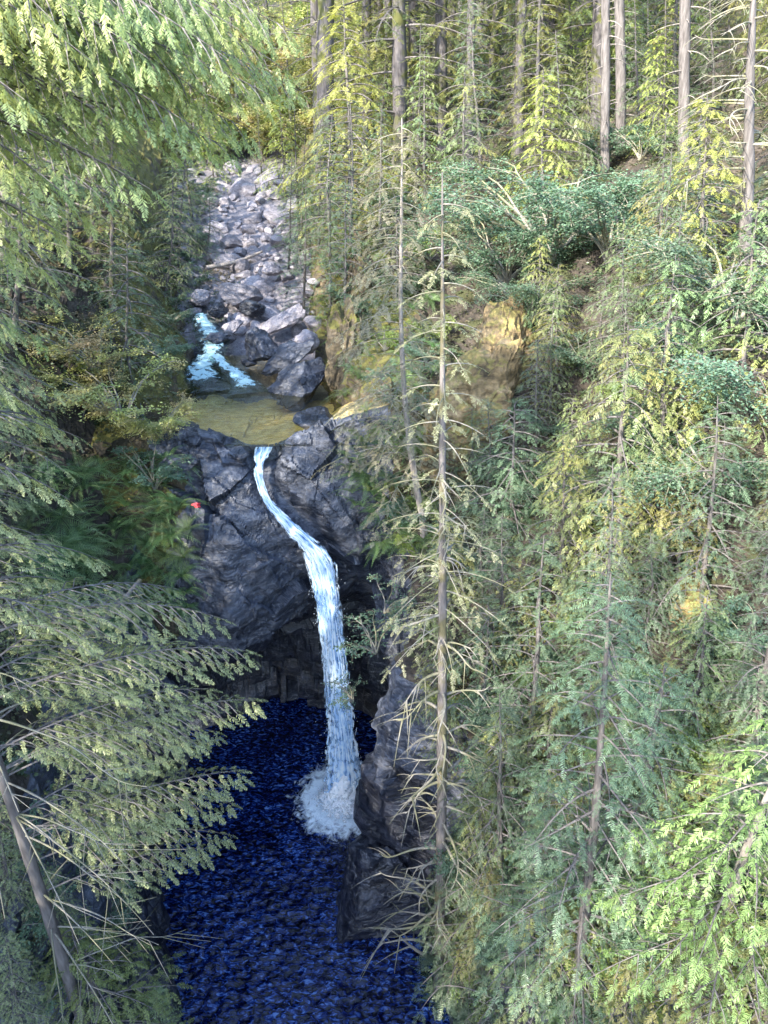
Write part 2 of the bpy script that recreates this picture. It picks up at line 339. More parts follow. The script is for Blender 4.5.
# ------------------------------------------------------------------ terrain
def sect(keys, ys, nper):
    """keys: {y: [(x,z)...]} -> grid (len(ys), nper, 2), smooth between the sections"""
    ky = np.array(sorted(keys)); K = np.array([keys[k] for k in ky], float)
    m = K.shape[1]
    out = np.zeros((len(ys), m, 2))
    for j in range(m):
        for c in range(2): out[:, j, c] = np.interp(ys, ky, K[:, j, c])
    # densify each row, more points in the steep middle
    L = np.concatenate([[0], np.cumsum([w for w in nper])]); s = []
    for j in range(m - 1): s += list(np.linspace(j, j + 1, nper[j], endpoint=False))
    s = np.array(s + [m - 1]); 
    G = np.zeros((len(ys), len(s), 2))
    for i in range(len(ys)):
        for c in range(2): G[i, :, c] = np.interp(s, np.arange(m), out[i, :, c])
    return G
RB = {-25: [(3, -1), (3.2, 0), (4.5, 6), (6.5, 9), (10, 15), (13, 20), (20, 23), (60, 32), (140, 55)],
      8: [(2.4, -1), (2.6, 0), (3.2, 5), (5, 8), (8.5, 14), (12, 20), (19, 24), (60, 33), (140, 60)],
      12.1: [(1.8, -1), (2, 0), (2.6, 5), (4.5, 8), (8, 14), (11, 19.0), (18, 23), (60, 33), (140, 60)],
      15: [(.9, -1), (1.0, 0), (1.5, 5), (3.4, 9), (7.2, 14), (10.2, 18.8), (18, 23), (60, 33), (140, 60)],
      16.8: [(-.75, -1), (-.65, 0), (-.45, 5), (.2, 9.2), (4, 12.5), (9, 18.3), (18, 23), (60, 33), (140, 60)],
      18.3: [(-.2, -1), (-.1, 0), (.2, 5), (.8, 9.5), (3.4, 12.5), (8, 17.8), (17, 23), (60, 33), (140, 60)],
      21: [(1.3, -1), (1.2, 0), (1.1, 7), (1.0, 12), (3.2, 13.8), (7, 17.5), (16, 23), (60, 33), (140, 60)],
      24: [(-1.2, 12), (-1.0, 13.2), (-.3, 14.4), (1.2, 15), (3.6, 15.8), (7, 18.6), (16, 23), (60, 33), (140, 60)],
      28: [(-2.6, 12.5), (-2.4, 13.6), (-1.6, 15.4), (.8, 16.3), (3.6, 17.0), (7, 19.5), (16, 23.5), (60, 34), (140, 60)],
      35: [(-3.4, 13.5), (-3.2, 14.6), (-2.5, 17.8), (-.5, 18.8), (3, 20), (8, 21.4), (18, 25), (60, 36), (140, 65)],
      45: [(-5, 15.5), (-4.8, 16.5), (-4.2, 19), (-1, 20.6), (3, 21.6), (9, 23), (20, 27), (60, 40), (140, 70)],
      60: [(-7, 18.8), (-6.5, 19.4), (-5, 22), (0, 24), (6, 25.5), (12, 27), (24, 31), (60, 44), (140, 75)],
      100: [(-13, 26), (-11, 27.2), (-6, 29), (0, 32), (10, 36), (20, 40), (34, 46), (70, 60), (160, 90)],
      220: [(-30, 64), (-26, 65), (-16, 68), (0, 74), (16, 80), (34, 88), (60, 96), (110, 110), (220, 130)]}
LB = {-25: [(-6, -1), (-6, 0), (-7, 6), (-9, 10), (-12, 15), (-15, 19), (-22, 22), (-60, 30), (-140, 55)],
      8: [(-5.2, -1), (-5.3, 0), (-6.2, 5), (-8, 8.5), (-10.5, 13), (-13, 17), (-20, 21), (-60, 30), (-140, 55)],
      12: [(-5.8, -1), (-5.9, 0), (-6.7, 5), (-8.2, 9), (-10.5, 13), (-13, 17), (-20, 21), (-60, 30), (-140, 55)],
      14.5: [(-7.2, -1), (-7.4, 0), (-7.7, 6), (-8.8, 9.5), (-11, 13), (-13.5, 17), (-20, 21), (-60, 30), (-140, 55)],
      19: [(-7.9, -1), (-8, 0), (-8.1, 6), (-8.6, 9.5), (-10, 11.8), (-14, 16.5), (-20, 21), (-60, 31), (-140, 55)],
      22: [(-8, -1), (-8, 0), (-7.9, 8), (-8.0, 12.0), (-10, 14), (-14, 17.5), (-20, 21.5), (-60, 31), (-140, 55)],
      24.5: [(-7.2, 12.2), (-7.4, 13.4), (-8.1, 14.3), (-9, 15), (-11.5, 17), (-15, 19.5), (-20, 22), (-60, 32), (-140, 56)],
      28: [(-7.6, 12.5), (-7.8, 13.6), (-8.5, 14.8), (-10, 16.5), (-12.5, 18.5), (-16, 21), (-22, 23), (-60, 33), (-140, 58)],
      35: [(-9.6, 13.6), (-9.7, 14.7), (-10.8, 16.4), (-12.4, 18.4), (-15, 20), (-19, 22.5), (-26, 25), (-60, 36), (-140, 62)],
      45: [(-11.6, 15.6), (-11.8, 16.6), (-13, 18.5), (-14.5, 20.5), (-17, 22), (-21, 24), (-30, 27), (-60, 38), (-140, 66)],
      60: [(-14.6, 18.8), (-15, 19.6), (-17, 22), (-20, 24.5), (-24, 26), (-28, 28), (-38, 32), (-70, 44), (-150, 75)],
      100: [(-21, 26), (-22, 27.2), (-26, 30), (-30, 33), (-36, 37), (-44, 42), (-56, 48), (-90, 62), (-170, 92)],
      220: [(-34, 64), (-38, 65), (-44, 69), (-52, 74), (-62, 80), (-76, 88), (-96, 96), (-130, 112), (-220, 132)]}
BVS = []
def bank(name, keys, flip):
    ys = np.concatenate([np.arange(-25, 4, .8), np.arange(4, 36, .16), np.arange(36, 70, .5), np.arange(70, 221, 4)])
    G = sect(keys, ys, [8, 34, 34, 26, 26, 22, 18, 10])
    V = np.stack([G[..., 0], np.broadcast_to(ys[:, None], G.shape[:2]), G[..., 1]], 2)
    # round the section kinks
    for _ in range(5):
        V[1:-1, 1:-1] = .5 * V[1:-1, 1:-1] + .125 * (V[2:, 1:-1] + V[:-2, 1:-1] + V[1:-1, 2:] + V[1:-1, :-2])
    nrm = grid_normals(V)
    if flip: nrm = -nrm
    P = V.reshape(-1, 3)
    d = .55 * fbm(P * .35, 3, 5) + .38 * facet(P * .75, 11, .5) + .16 * facet(P * 2.1, 31, .5) + .10 * fbm(P * 2.2, 3, 9)
    far = np.clip((np.abs(P[:, 0]) - 25) / 20, 0, 1)
    V = (P + nrm.reshape(-1, 3) * (d * (1 - .6 * far))[:, None]).reshape(V.shape)
    F_ = grid_faces(*V.shape[:2])
    if flip: F_ = F_[:, ::-1]
    # below the mid slope it is bare rock, above it soil
    zc = V[:-1, :-1, 2].ravel(); nz = np.abs(nrm[:-1, :-1, 2].ravel())
    cell = np.arange(V.shape[1] - 1)[None, :].repeat(V.shape[0] - 1, 0).ravel()
    rock = (cell + 10 * fbm(V[:-1, :-1].reshape(-1, 3) * .8, 2) < 76)
    me = make_mesh(name, V, [F_], [M['bank'], M['rock'], M['cliffmoss'], M['wet_shade']], np.where(rock & (V[:-1, :-1, 1].ravel() < 20.5) & (zc + fbm(V[:-1, :-1].reshape(-1, 3), 2) < 5.5), 3, np.where(rock & (V[:-1, :-1, 1].ravel() > 23.5 + 2 * fbm(V[:-1, :-1].reshape(-1, 3), 2)), 2, rock.astype(int))), smooth=False)
    o = obj(name, me, kind='structure')
    BVS.append(BVHTree.FromPolygons([tuple(x) for x in V.reshape(-1, 3)], [tuple(x) for x in F_]))
    return o
bank('cliff_right', RB, True)
bank('cliff_left', LB, False)

# channel the fall runs down, as (x, z)
CH = np.array([(-3.93, 14.0), (-4.0, 13.3), (-3.8, 12.7), (-3.3, 12.1), (-2.7, 11.5), (-2.2, 10.9), (-1.9, 10.3), (-1.75, 9.4)])
def seg_dist(P, L):
    best = np.full(len(P), 1e9)
    for a, b in zip(L[:-1], L[1:]):
        ab = b - a; t = np.clip(((P - a) @ ab) / (ab @ ab), 0, 1)
        best = np.minimum(best, np.linalg.norm(P - (a + t[:, None] * ab), axis=1))
    return best
HW = {-9.5: [(24, -1), (22.8, 3), (20.6, 6.8), (20.8, 10), (21.6, 12.5), (22.2, 14.0), (23, 14.5), (25, 14.0), (31, 13.6)],
      -7.8: [(24, -1), (23.0, 3), (20.6, 6.8), (20.6, 9.6), (21.4, 12), (22.0, 13.7), (22.8, 14.4), (24.5, 13.8), (31, 13.0)],
      -6.5: [(24.9, -1), (24.7, 4), (20.6, 6.8), (20.2, 9.2), (21.1, 12), (22.0, 13.5), (22.6, 14.15), (24, 13.3), (31, 12.8)],
      -5.0: [(25.2, -1), (25.1, 4.6), (20.1, 7.0), (19.7, 8.8), (20.9, 12), (22, 13.4), (22.7, 13.95), (24, 13.2), (31, 12.8)],
      -3.9: [(25.3, -1), (25.2, 5), (21.0, 7.6), (20.5, 9.2), (21.5, 12), (22.2, 13.2), (22.8, 13.75), (24, 13.2), (31, 12.8)],
      -2.6: [(25.3, -1), (25.2, 5.5), (22.2, 8.2), (21.5, 9.4), (21.4, 11), (22, 13.1), (22.9, 14.2), (25, 13.3), (31, 12.8)],
      -1.0: [(25, -1), (24.9, 5), (23.4, 8.2), (21.9, 10), (21.7, 11.6), (22, 13.2), (22.9, 14.7), (25, 14.2), (31, 13.4)],
      .6: [(24, -1), (23.6, 4), (22.8, 8), (22.2, 11), (22.1, 12.5), (22.2, 13.6), (23.2, 15.0), (25, 15), (31, 15)],
      2.5: [(24, -1), (23.6, 4), (23, 8), (22.6, 11), (22.4, 12.5), (22.4, 13.6), (23.4, 14.4), (25, 14), (31, 14)]}
def headwall():
    xs = np.arange(-9.5, 2.51, .045)
    G = sect(HW, xs, [12, 46, 44, 44, 30, 22, 24, 20])
    V = np.stack([np.broadcast_to(xs[:, None], G.shape[:2]), G[..., 0], G[..., 1]], 2)
    for _ in range(8):
        V[1:-1, 1:-1] = .5 * V[1:-1, 1:-1] + .125 * (V[2:, 1:-1] + V[:-2, 1:-1] + V[1:-1, 2:] + V[1:-1, :-2])
    nrm = -grid_normals(V)
    if nrm[len(xs) // 2, 80, 1] > 0: nrm = -nrm
    P = V.reshape(-1, 3)
    Q = P * np.array([1, 1, .75]) + np.outer(P[:, 2], [.45, 0, 0])      # blocks lean with the strata
    cd = seg_dist(P[:, [0, 2]], CH)
    keep = np.clip(cd / .55, .15, 1)
    d = (.50 * fbm(P * .45, 3, 3) + .62 * facet(Q * .50, 41, .7) + .13 * facet(Q * 1.3, 51, .6) + .03 * facet(Q * 3.6, 61, .6) + .05 * fbm(P * 4, 3, 8)) * keep
    d = d - .55 * np.exp(-(cd / .42) ** 2) * (P[:, 1] < 23.4)
    top = (P[:, 1] > 23.3) & (P[:, 2] > 12.5); d = np.where(top, d * .25, d)
    # the water side of the lip stays under the pool surface at the notch
    V = (P + nrm.reshape(-1, 3) * d[:, None]).reshape(V.shape)
    F_ = grid_faces(*V.shape[:2])
    V0 = V.reshape(-1, 3); fn = np.cross(V0[F_[:, 1]] - V0[F_[:, 0]], V0[F_[:, 2]] - V0[F_[:, 0]])
    if (fn[:, 1].mean() > 0): F_ = F_[:, ::-1]
    cen = V0[F_].mean(1); mi = ((cen[:, 1] > 23.4) & (cen[:, 2] > 11)).astype(int)
    mi[(cen[:, 0] < -7.1 + 1.3 * fbm(cen * .9, 3)) & (cen[:, 2] > 7 + fbm(cen, 2)) & (cen[:, 1] < 23.6)] = 2
    mi[(cen[:, 0] > .3 + .8 * fbm(cen * .9, 3, 4)) & (cen[:, 2] > 11 + fbm(cen, 2))] = 2
    mi[(cen[:, 2] < 7.2 + 1.0 * fbm(cen * .9, 3, 6)) & (cen[:, 1] < 29.5)] = 3  # cave shade painted as a near-black band under the overhang
    o = obj('cliff_falls', make_mesh('cliff_falls', V0, [F_], [M['rock'], M['bed'], M['cliffmoss'], M['wet_shade']], mi), kind='structure')
    BVS.append(BVHTree.FromPolygons([tuple(x) for x in V0], [tuple(x) for x in F_]))
headwall()

# creek bed upstream (between the banks), and the far ground sheet
def creek():
    ys = np.concatenate([np.arange(29, 66, .25), np.arange(66, 221, 4)])
    ky = [29, 31, 35, 45, 60, 100, 220]
    xl = np.interp(ys, [29, 35, 45, 60, 100, 220], [-9, -11, -13, -17, -24, -42]); xr = np.interp(ys, [29, 35, 45, 60, 100, 220], [-1.5, -2, -3.5, -5, -9, -22])
    z = np.interp(ys, ky, [12.9, 13.3, 14.5, 16.4, 19.2, 26.6, 64.5])
    s = np.linspace(0, 1, 60)
    X = xl[:, None] + (xr - xl)[:, None] * s[None]; Y = np.broadcast_to(ys[:, None], X.shape)
    Z = z[:, None] + .5 * (2 * s[None] - 1) ** 2
    V = np.stack([X, Y, Z], 2); P = V.reshape(-1, 3).copy()
    P[:, 2] += .25 * fbm(P * .6, 3, 2) + .15 * facet(P * 1.4, 5)
    F_ = grid_faces(*X.shape)[:, ::-1]
    obj('creek_bed', make_mesh('creek_bed', P, [F_], [M['boulder'], M['bank']], (P[F_[:, 0], 1] > 66).astype(int)), kind='structure')
    BVS.append(BVHTree.FromPolygons([tuple(x) for x in P], [tuple(x) for x in F_]))
creek()
xs = np.linspace(-900, 900, 30); X, Y = np.meshgrid(xs, xs + 300, indexing='ij')
Z = np.full_like(X, -2.0)
obj('ground', make_mesh('ground', np.stack([X, Y, Z], 2).reshape(-1, 3), [grid_faces(30, 30)], [M['bank']]), kind='structure')

def drop(x, y, z0=140):
    best = None
    for b in BVS:
        h = b.ray_cast(Vector((x, y, z0)), Vector((0, 0, -1)))
        if h[0] is not None and (best is None or h[0].z > best.z): best = h[0]
    return best.z if best is not None else 0.0
def hit(u, v):
    d = Vector(ray(u, v)).normalized(); best = None
    for b in BVS:
        h = b.ray_cast(Vector(CAM), d)
        if h[0] is not None and (best is None or h[3] < best[3]): best = h
    return best
def pos(u, v):
    h = hit(u, v)
    return np.array(h[0]) if h else at(u, v, 40)
def on(u, v, Y):
    p_ = at(u, v, Y); return np.array([p_[0], p_[1], drop(p_[0], p_[1])])

# ------------------------------------------------------------------ water
def lower_pool():
    xs = np.arange(-10, 6, .07); ys = np.arange(-6, 29, .07)
    X, Y = np.meshgrid(xs, ys, indexing='ij'); P = np.stack([X, Y, 0 * X], 2).reshape(-1, 3)
    r = np.hypot(P[:, 0] - FALL_BASE[0], P[:, 1] - FALL_BASE[1])
    calm = np.clip((P[:, 1] - 18) / 4, 0, 1) * np.clip((r - 1.5) / 2, 0, 1)
    w1 = 1 - np.abs(fbm(P * np.array([3.0, 4.2, 1]) + 4, 3, 21)) * 2
    w2 = fbm(P * 4.5, 2, 25)
    P[:, 2] = (.055 * w1 + .018 * w2) * (1 - .75 * calm) + .05 * np.sin(r * 5.5) * np.exp(-r / 3.0)
    P[:, 2] += .12 * np.exp(-(r / .8) ** 2) * (1 + fbm(P * 5, 2))
    obj('lower_pool_water', make_mesh('lower_pool_water', P, [grid_faces(len(xs), len(ys))], [M['deep']], smooth=True), kind='structure')
lower_pool()
def upper_pool():
    xs = np.arange(-9.4, -.8, .08); ys = np.arange(22.55, 32.6, .08)
    X, Y = np.meshgrid(xs, ys, indexing='ij'); P = np.stack([X, Y, 0 * X], 2).reshape(-1, 3)
    P[:, 2] = 13.78 + .012 * fbm(P * np.array([2.5, 5, 1]), 3, 4) + .16 * np.clip((P[:, 1] - 31) / 1.5, 0, 1)
    fo = np.clip((P[:, 1] - 30.2) / 2.0, 0, 1) * .6
    obj('upper_pool_water', make_mesh('upper_pool_water', P, [grid_faces(len(xs), len(ys))], [M['clear']], smooth=True), kind='structure')
upper_pool()
def stream():
    # plunging water between the creek boulders, pouring into the upper pool
    cl = np.array([at_z(208, 392, 13.85), at_z(205, 380, 13.92), at_z(200, 368, 14.2), at_z(212, 352, 14.5), at_z(214, 338, 14.8), at_z(205, 325, 15.0), at_z(200, 314, 15.3)])
    c2 = np.array([at_z(250, 394, 13.84), at_z(246, 384, 13.92), at_z(238, 374, 14.1), at_z(226, 366, 14.3), at_z(216, 356, 14.5)])
    V = []; F_ = []; A = []; n = 0
    for L, w in ((cl, [1.3, 1.1, .8, .6, .75, .6, .4]), (c2, [.9, .6, .45, .4, .35])):
        t = np.linspace(0, len(L) - 1, 70); C = np.stack([np.interp(t, range(len(L)), L[:, i]) for i in range(3)], 1); W = np.interp(t, range(len(L)), w)
        tg = np.gradient(C, axis=0); tg[:, 2] = 0; tg /= np.linalg.norm(tg, axis=1, keepdims=True); sd = np.stack([-tg[:, 1], tg[:, 0], 0 * t], 1)
        s = np.linspace(-1, 1, 24)
        G = C[:, None] + sd[:, None] * (s[None, :, None] * W[:, None, None])
        P = G.reshape(-1, 3); P[:, 2] += .10 * fbm(P * 2.5, 3, 7) + .05 - .1 * np.tile(s ** 2, 70)
        V.append(P); F_.append(grid_faces(70, 24) + n); n += len(P); A.append((np.clip(np.arange(70) / 14, 0, 1)[:, None] * (.66 - .40 * np.abs(s)[None] ** 2)).ravel())
    obj('stream_water', make_mesh('stream_water', np.concatenate(V), F_, [M['stream']], smooth=True, vattr={'foam': np.concatenate(A)}), kind='structure')
stream()

def waterfall():
    root = thing('waterfall', 'narrow white waterfall curving down the dark cliff into the deep blue pool', 'waterfall', tuple(at_z(262, 450, 13.7)))
    # centre line: down the carved channel, then free fall
    pts = []
    keyz = [(264, 447, 22.95, .36), (259, 462, 22.2, .20), (259, 480, 21.9, .17), (266, 500, 21.6, .19), (280, 515, 21.3, .26), (297, 533, 21.05, .38), (313, 548, 20.9, .50), (322, 566, 20.75, .56), (327, 590, 20.65, .50), (331, 620, 20.55, .44),
            (336, 660, 20.45, .46), (339, 700, 20.35, .52), (342, 740, 20.25, .64), (344, 775, 20.15, .85), (345, 806, 20.1, 1.1)]
    C = np.array([at(u, v, Y) for u, v, Y, w in keyz]); W = np.array([k[3] for k in keyz])
    t = np.linspace(0, len(C) - 1, 360); CC = np.stack([np.interp(t, range(len(C)), C[:, i]) for i in range(3)], 1); WW = np.interp(t, range(len(C)), W)
    for _ in range(60): CC[1:-1] = .5 * CC[1:-1] + .25 * (CC[2:] + CC[:-2])
    CC[:, 2] = np.maximum(CC[:, 2], -.05)
    ln = np.concatenate([[0], np.cumsum(np.linalg.norm(np.diff(CC, axis=0), axis=1))])
    def sheet(name, off, ws, seed, fy, xo=0.0, t0=0, t1=360, thick=.22):
        ns = 40; th = np.linspace(0, math.pi, ns)       # front half shell, closed at the back by the rear shell
        parts = []
        C_ = CC[t0:t1] + np.array([xo, off, 0]); W_ = WW[t0:t1] * ws; L_ = ln[t0:t1]
        th = np.arange(ns) / (ns - 1) * 2 * math.pi
        G = np.zeros((len(C_), ns, 3))
        G[..., 0] = C_[:, None, 0] + W_[:, None] * np.cos(th)[None]
        G[..., 1] = C_[:, None, 1] - thick * W_[:, None] * 1.2 * np.sin(th)[None] * fy
        G[..., 2] = C_[:, None, 2] + .12 * W_[:, None] * np.sin(th)[None]
        P = G.reshape(-1, 3)
        q = np.stack([P[:, 0] * 6, P[:, 1] * 6, np.repeat(L_, ns) * .9], 1)
        amp = np.repeat(.03 + .09 * W_ * np.clip(L_ / 8, .2, 1), ns)
        P[:, 0] += amp * 1.3 * fbm(q, 3, seed); P[:, 1] += amp * fbm(q + 40, 3, seed + 3)
        uu = np.tile(np.where(th <= math.pi, th / math.pi, 2 - th / math.pi), len(C_))
        uv = np.stack([uu, np.repeat(L_, ns)], 1)
        me = make_mesh(name, P, [grid_faces(len(C_), ns)], [M['fall']], smooth=True, uvs=uv)
        o = obj(name, me, root); o.matrix_parent_inverse = Matrix.Translation(-Vector(root.location))
    sheet('water_stream', 0, 1.0, 3, 1)
    sheet('water_stream', -.12, .62, 13, 1, .04, 150)
    sheet('water_stream', .22, .75, 23, 1, -.20, 165, 290)
    # droplets thrown off the falling water and a heap of spray at its foot
    octv = np.array([(1, 0, 0), (-1, 0, 0), (0, 1, 0), (0, -1, 0), (0, 0, 1), (0, 0, -1)], float)
    octf = np.array([(0, 2, 4), (2, 1, 4), (1, 3, 4), (3, 0, 4), (2, 0, 5), (1, 2, 5), (3, 1, 5), (0, 3, 5)])
    def drops(name, P, S):
        V = P[:, None] + octv[None] * S[:, None, None] * np.array([1, 1, 1.7])
        F_ = (np.arange(len(P))[:, None, None] * 6 + octf[None]).reshape(-1, 3)
        o = obj(name, make_mesh(name, V.reshape(-1, 3), [F_], [M['drops']]), root); o.matrix_parent_inverse = Matrix.Translation(-Vector(root.location))
    ND = 800; k = rng.integers(190, 352, ND)
    w = WW[k]; x = rng.normal(0, .55, ND) * w
    P = CC[k] + np.stack([x, -np.abs(rng.normal(0, .25, ND)) * w - .05, rng.normal(0, .05, ND)], 1)
    drops('droplets', P, rng.uniform(.006, .018, ND))
    n = 2600; a = rng.uniform(0, 2 * math.pi, n); r = rng.uniform(.5, 1.5, n) * rng.uniform(.7, 1.1, n); h = np.abs(rng.normal(0, .35, n)) * np.exp(-(r - .5))
    P = np.array([FALL_BASE[0], FALL_BASE[1] - .15, .05]) + np.stack([r * np.cos(a) * .95, r * np.sin(a) * .8, h], 1)
    drops('splash', P, rng.uniform(.006, .022, n))
    # churned heap of white water where the fall lands, three ragged shells
    for q_, (rad, hh) in enumerate([(1.45, .45), (1.1, .95), (.8, 1.6)]):
        rr = np.linspace(0, 1, 60); aa = np.linspace(0, 2 * math.pi, 140)
        RR, AA = np.meshgrid(rr, aa, indexing='ij')
        X = rad * RR * np.cos(AA); Y = rad * .85 * RR * np.sin(AA); Z = hh * (1 - RR ** 1.3) + .02
        P = np.stack([X, Y, Z], 2).reshape(-1, 3); nn = fbm(P * 3.2 + q_ * 9, 4, 70)
        P = P * (1 + .35 * nn[:, None]) + np.array([FALL_BASE[0], FALL_BASE[1] - .1, 0]); P[:, 2] = np.maximum(P[:, 2], -.05)
        o = obj('foam', make_mesh('foam', P, [grid_faces(60, 140)], [M['foam']], smooth=True, vattr={'foam': (1 - RR ** 2).ravel()}), root); o.matrix_parent_inverse = Matrix.Translation(-Vector(root.location))
waterfall()

# ------------------------------------------------------------------ rocks
def rock_mesh(name, seed, mat, sub=4, sc=(1, 1, .75), rough=.35, cut=6):
    r = np.random.default_rng(seed)
    import bmesh
    bm = bmesh.new(); bmesh.ops.create_icosphere(bm, subdivisions=sub, radius=1.0)
    V = np.array([v.co[:] for v in bm.verts]); F_ = np.array([[v.index for v in f.verts] for f in bm.faces]); bm.free()
    for _ in range(cut):            # planes shave the ball into a worn block
        n = r.normal(size=3); n /= np.linalg.norm(n); h = r.uniform(.55, .85); d = V @ n
        V = V - np.outer(np.clip(d - h, 0, None) * .92, n)
    V = V * (1 + rough * .5 * fbm(V * 1.3 + seed * 7, 3)[:, None] + rough * .16 * facet(V * 2.6 + seed, seed, .6)[:, None] + rough * .08 * fbm(V * 7, 2)[:, None])
    V = V * np.array(sc)
    return make_mesh(name, V, [F_], [mat], smooth=False)
BLD = [rock_mesh('boulder', 100 + i, M['boulder'], 3, (1, random.uniform(.75, 1), random.uniform(.55, .8)), .3, 7) for i in range(7)]
BLDB = [rock_mesh('boulder', 150 + i, M['boulder'], 4, (1, .85, .7), .5, 9) for i in range(4)]
BLDD = [rock_mesh('boulder', 200 + i, M['boulder_dark'], 5, (1, .85, .75), .6, 9) for i in range(5)]
def put_rock(me, p_, s, label, rot=None, group=None, scl=None):
    o = obj('boulder', me); o.location = p_; o.scale = scl if scl else (s, s, s)
    o.rotation_euler = rot if rot else (random.uniform(-.3, .3), random.uniform(-.3, .3), random.uniform(0, 6.28))
    o['label'] = label; o['category'] = 'boulder'
    if group: o['group'] = group
    return o
hero = [  # u, v, Y, radius, mesh, label, rotation, scale
    (300, 380, 28.3, 1.25, BLDD[0], 'big dark angular boulder leaning over the right side of the upper pool', (.2, -.5, .5), (1.35, 1.0, 1.25)),
    (318, 420, 24.6, .75, BLDD[1], 'rounded grey boulder below the big dark one, at the right end of the pool rim', (.3, .2, 1), (1.0, .8, .75)),
    (290, 352, 30.0, .9, BLDD[2], 'sloping grey slab above the big dark boulder beside the upper pool', (.3, -.5, .1), (1.3, .8, .6)),
    (262, 345, 31.2, .85, BLDD[3], 'dark wedge-shaped rock splitting the white rapids', (.1, -.3, 2), (1.1, .9, 1.0)),
    (222, 342, 32.4, .6, BLDD[4], 'low black wetted rock in the middle of the white rapids', (0, 0, 1), (1.0, .6, .5)),
    (216, 367, 30.9, .3, BLDD[1], 'small black rock where the rapids enter the upper pool', (0, 0, .4), (.45, .3, .28)),
    (238, 292, 37.0, .95, BLDB[0], 'largest pale boulder in the dry creek bed above the rapids', (0, .2, .5), (1.15, .95, .85)),
    (200, 296, 37.0, .7, BLDB[1], 'pale flat boulder left of the largest one in the creek bed', (0, .1, 1.5), (.9, .7, .55)),
    (283, 318, 34.0, .9, BLDB[2], 'tilted pale slab heaped against the right side of the creek bed', (.3, -.5, .3), (1.2, .8, .6)),
    (272, 268, 39.0, .6, BLDB[3], 'pinkish boulder in the middle of the creek bed above the tilted slab', None, (.7, .6, .5)),
    (305, 340, 30.5, .7, BLDB[1], 'light grey boulder wedged between the cliff foot and the sloping slab', (.2, 0, 2), (.8, .7, .7)),
    (188, 432, 23.0, .6, BLDD[2], 'rounded grey rock at the left end of the pool rim beneath the yellow shrub', (0, 0, 2), (.85, .6, .5)),
    (212, 452, 22.5, .55, BLDD[4], 'dark flat rock on the pool rim left of the waterfall lip', (0, .1, .2), (.85, .6, .45)),
    (240, 452, 22.4, .5, BLDD[0], 'black rock right beside the waterfall lip', (0, .1, 1.2), (.5, .4, .4)),
    (180, 462, 21.9, .6, BLDD[3], 'blocky dark rock under the left end of the pool rim', (0, .1, 3.1), (.75, .5, .5)),
    (248, 362, 31.0, .3, BLDD[1], 'small dark rock between the two arms of the rapids', None, (.42, .35, .3)),
    (196, 352, 32.2, .3, BLDD[3], 'dark rock at the left edge of the rapids', None, (.45, .4, .35)),
    (232, 326, 33.8, .3, BLDB[0], 'grey rock splitting the top of the rapids', None, (.55, .45, .4)),
    (218, 310, 35.2, .3, BLDD[2], 'dark rock just above the head of the rapids', None, (.7, .5, .45)),
    (252, 306, 35.6, .3, BLDD[0], 'dark boulder right of the head of the rapids', None, (.8, .6, .6)),
    (205, 338, 33.2, .35, BLDB[2], 'pale grey rock on the left edge of the rapids', None, (.45, .4, .32)),
]
for u, v, Y, r_, me, lab, rot, scl in hero:
    p_ = at(u, v, Y); put_rock(me, (p_[0], p_[1], p_[2] + (.18 if 'rapids' in lab and 'black' in lab else -.12 * r_)), r_, lab, rot, None, scl)
# the countless worn stones of the creek bed: about 260 of them as single things
pl = []
tries = 0
while len(pl) < 265 and tries < 9000:
    tries += 1
    v = random.uniform(168, 335); Yg = None
    u = random.uniform(178, 300) + (25 if v > 260 else 0) * random.random()
    h = hit(u, v)
    if not h or h[0].y < 31.5 or h[0].y > 66: continue
    p_ = np.array(h[0]); 
    if not (-17 < p_[0] < -3): continue
    s = random.choice([.18, .2, .24, .28, .34, .42, .5, .7, .95]) * (1 + (p_[1] - 35) * .012)
    if any((p_[0] - q[0]) ** 2 + (p_[1] - q[1]) ** 2 < (.62 * (s + q[2])) ** 2 for q in pl): continue
    pl.append((p_[0], p_[1], s))
    zone = ('pale worn stone among the sunlit stones at the far end of the creek bed' if p_[1] > 50 else
            'pale rounded stone in the dry middle stretch of the creek bed' if p_[1] > 40 else
            'grey rounded stone in the creek bed just above the white rapids')
    put_rock(random.choice(BLD), (p_[0], p_[1], p_[2] + s * .12), s, zone, None, 'worn stones of the creek bed')

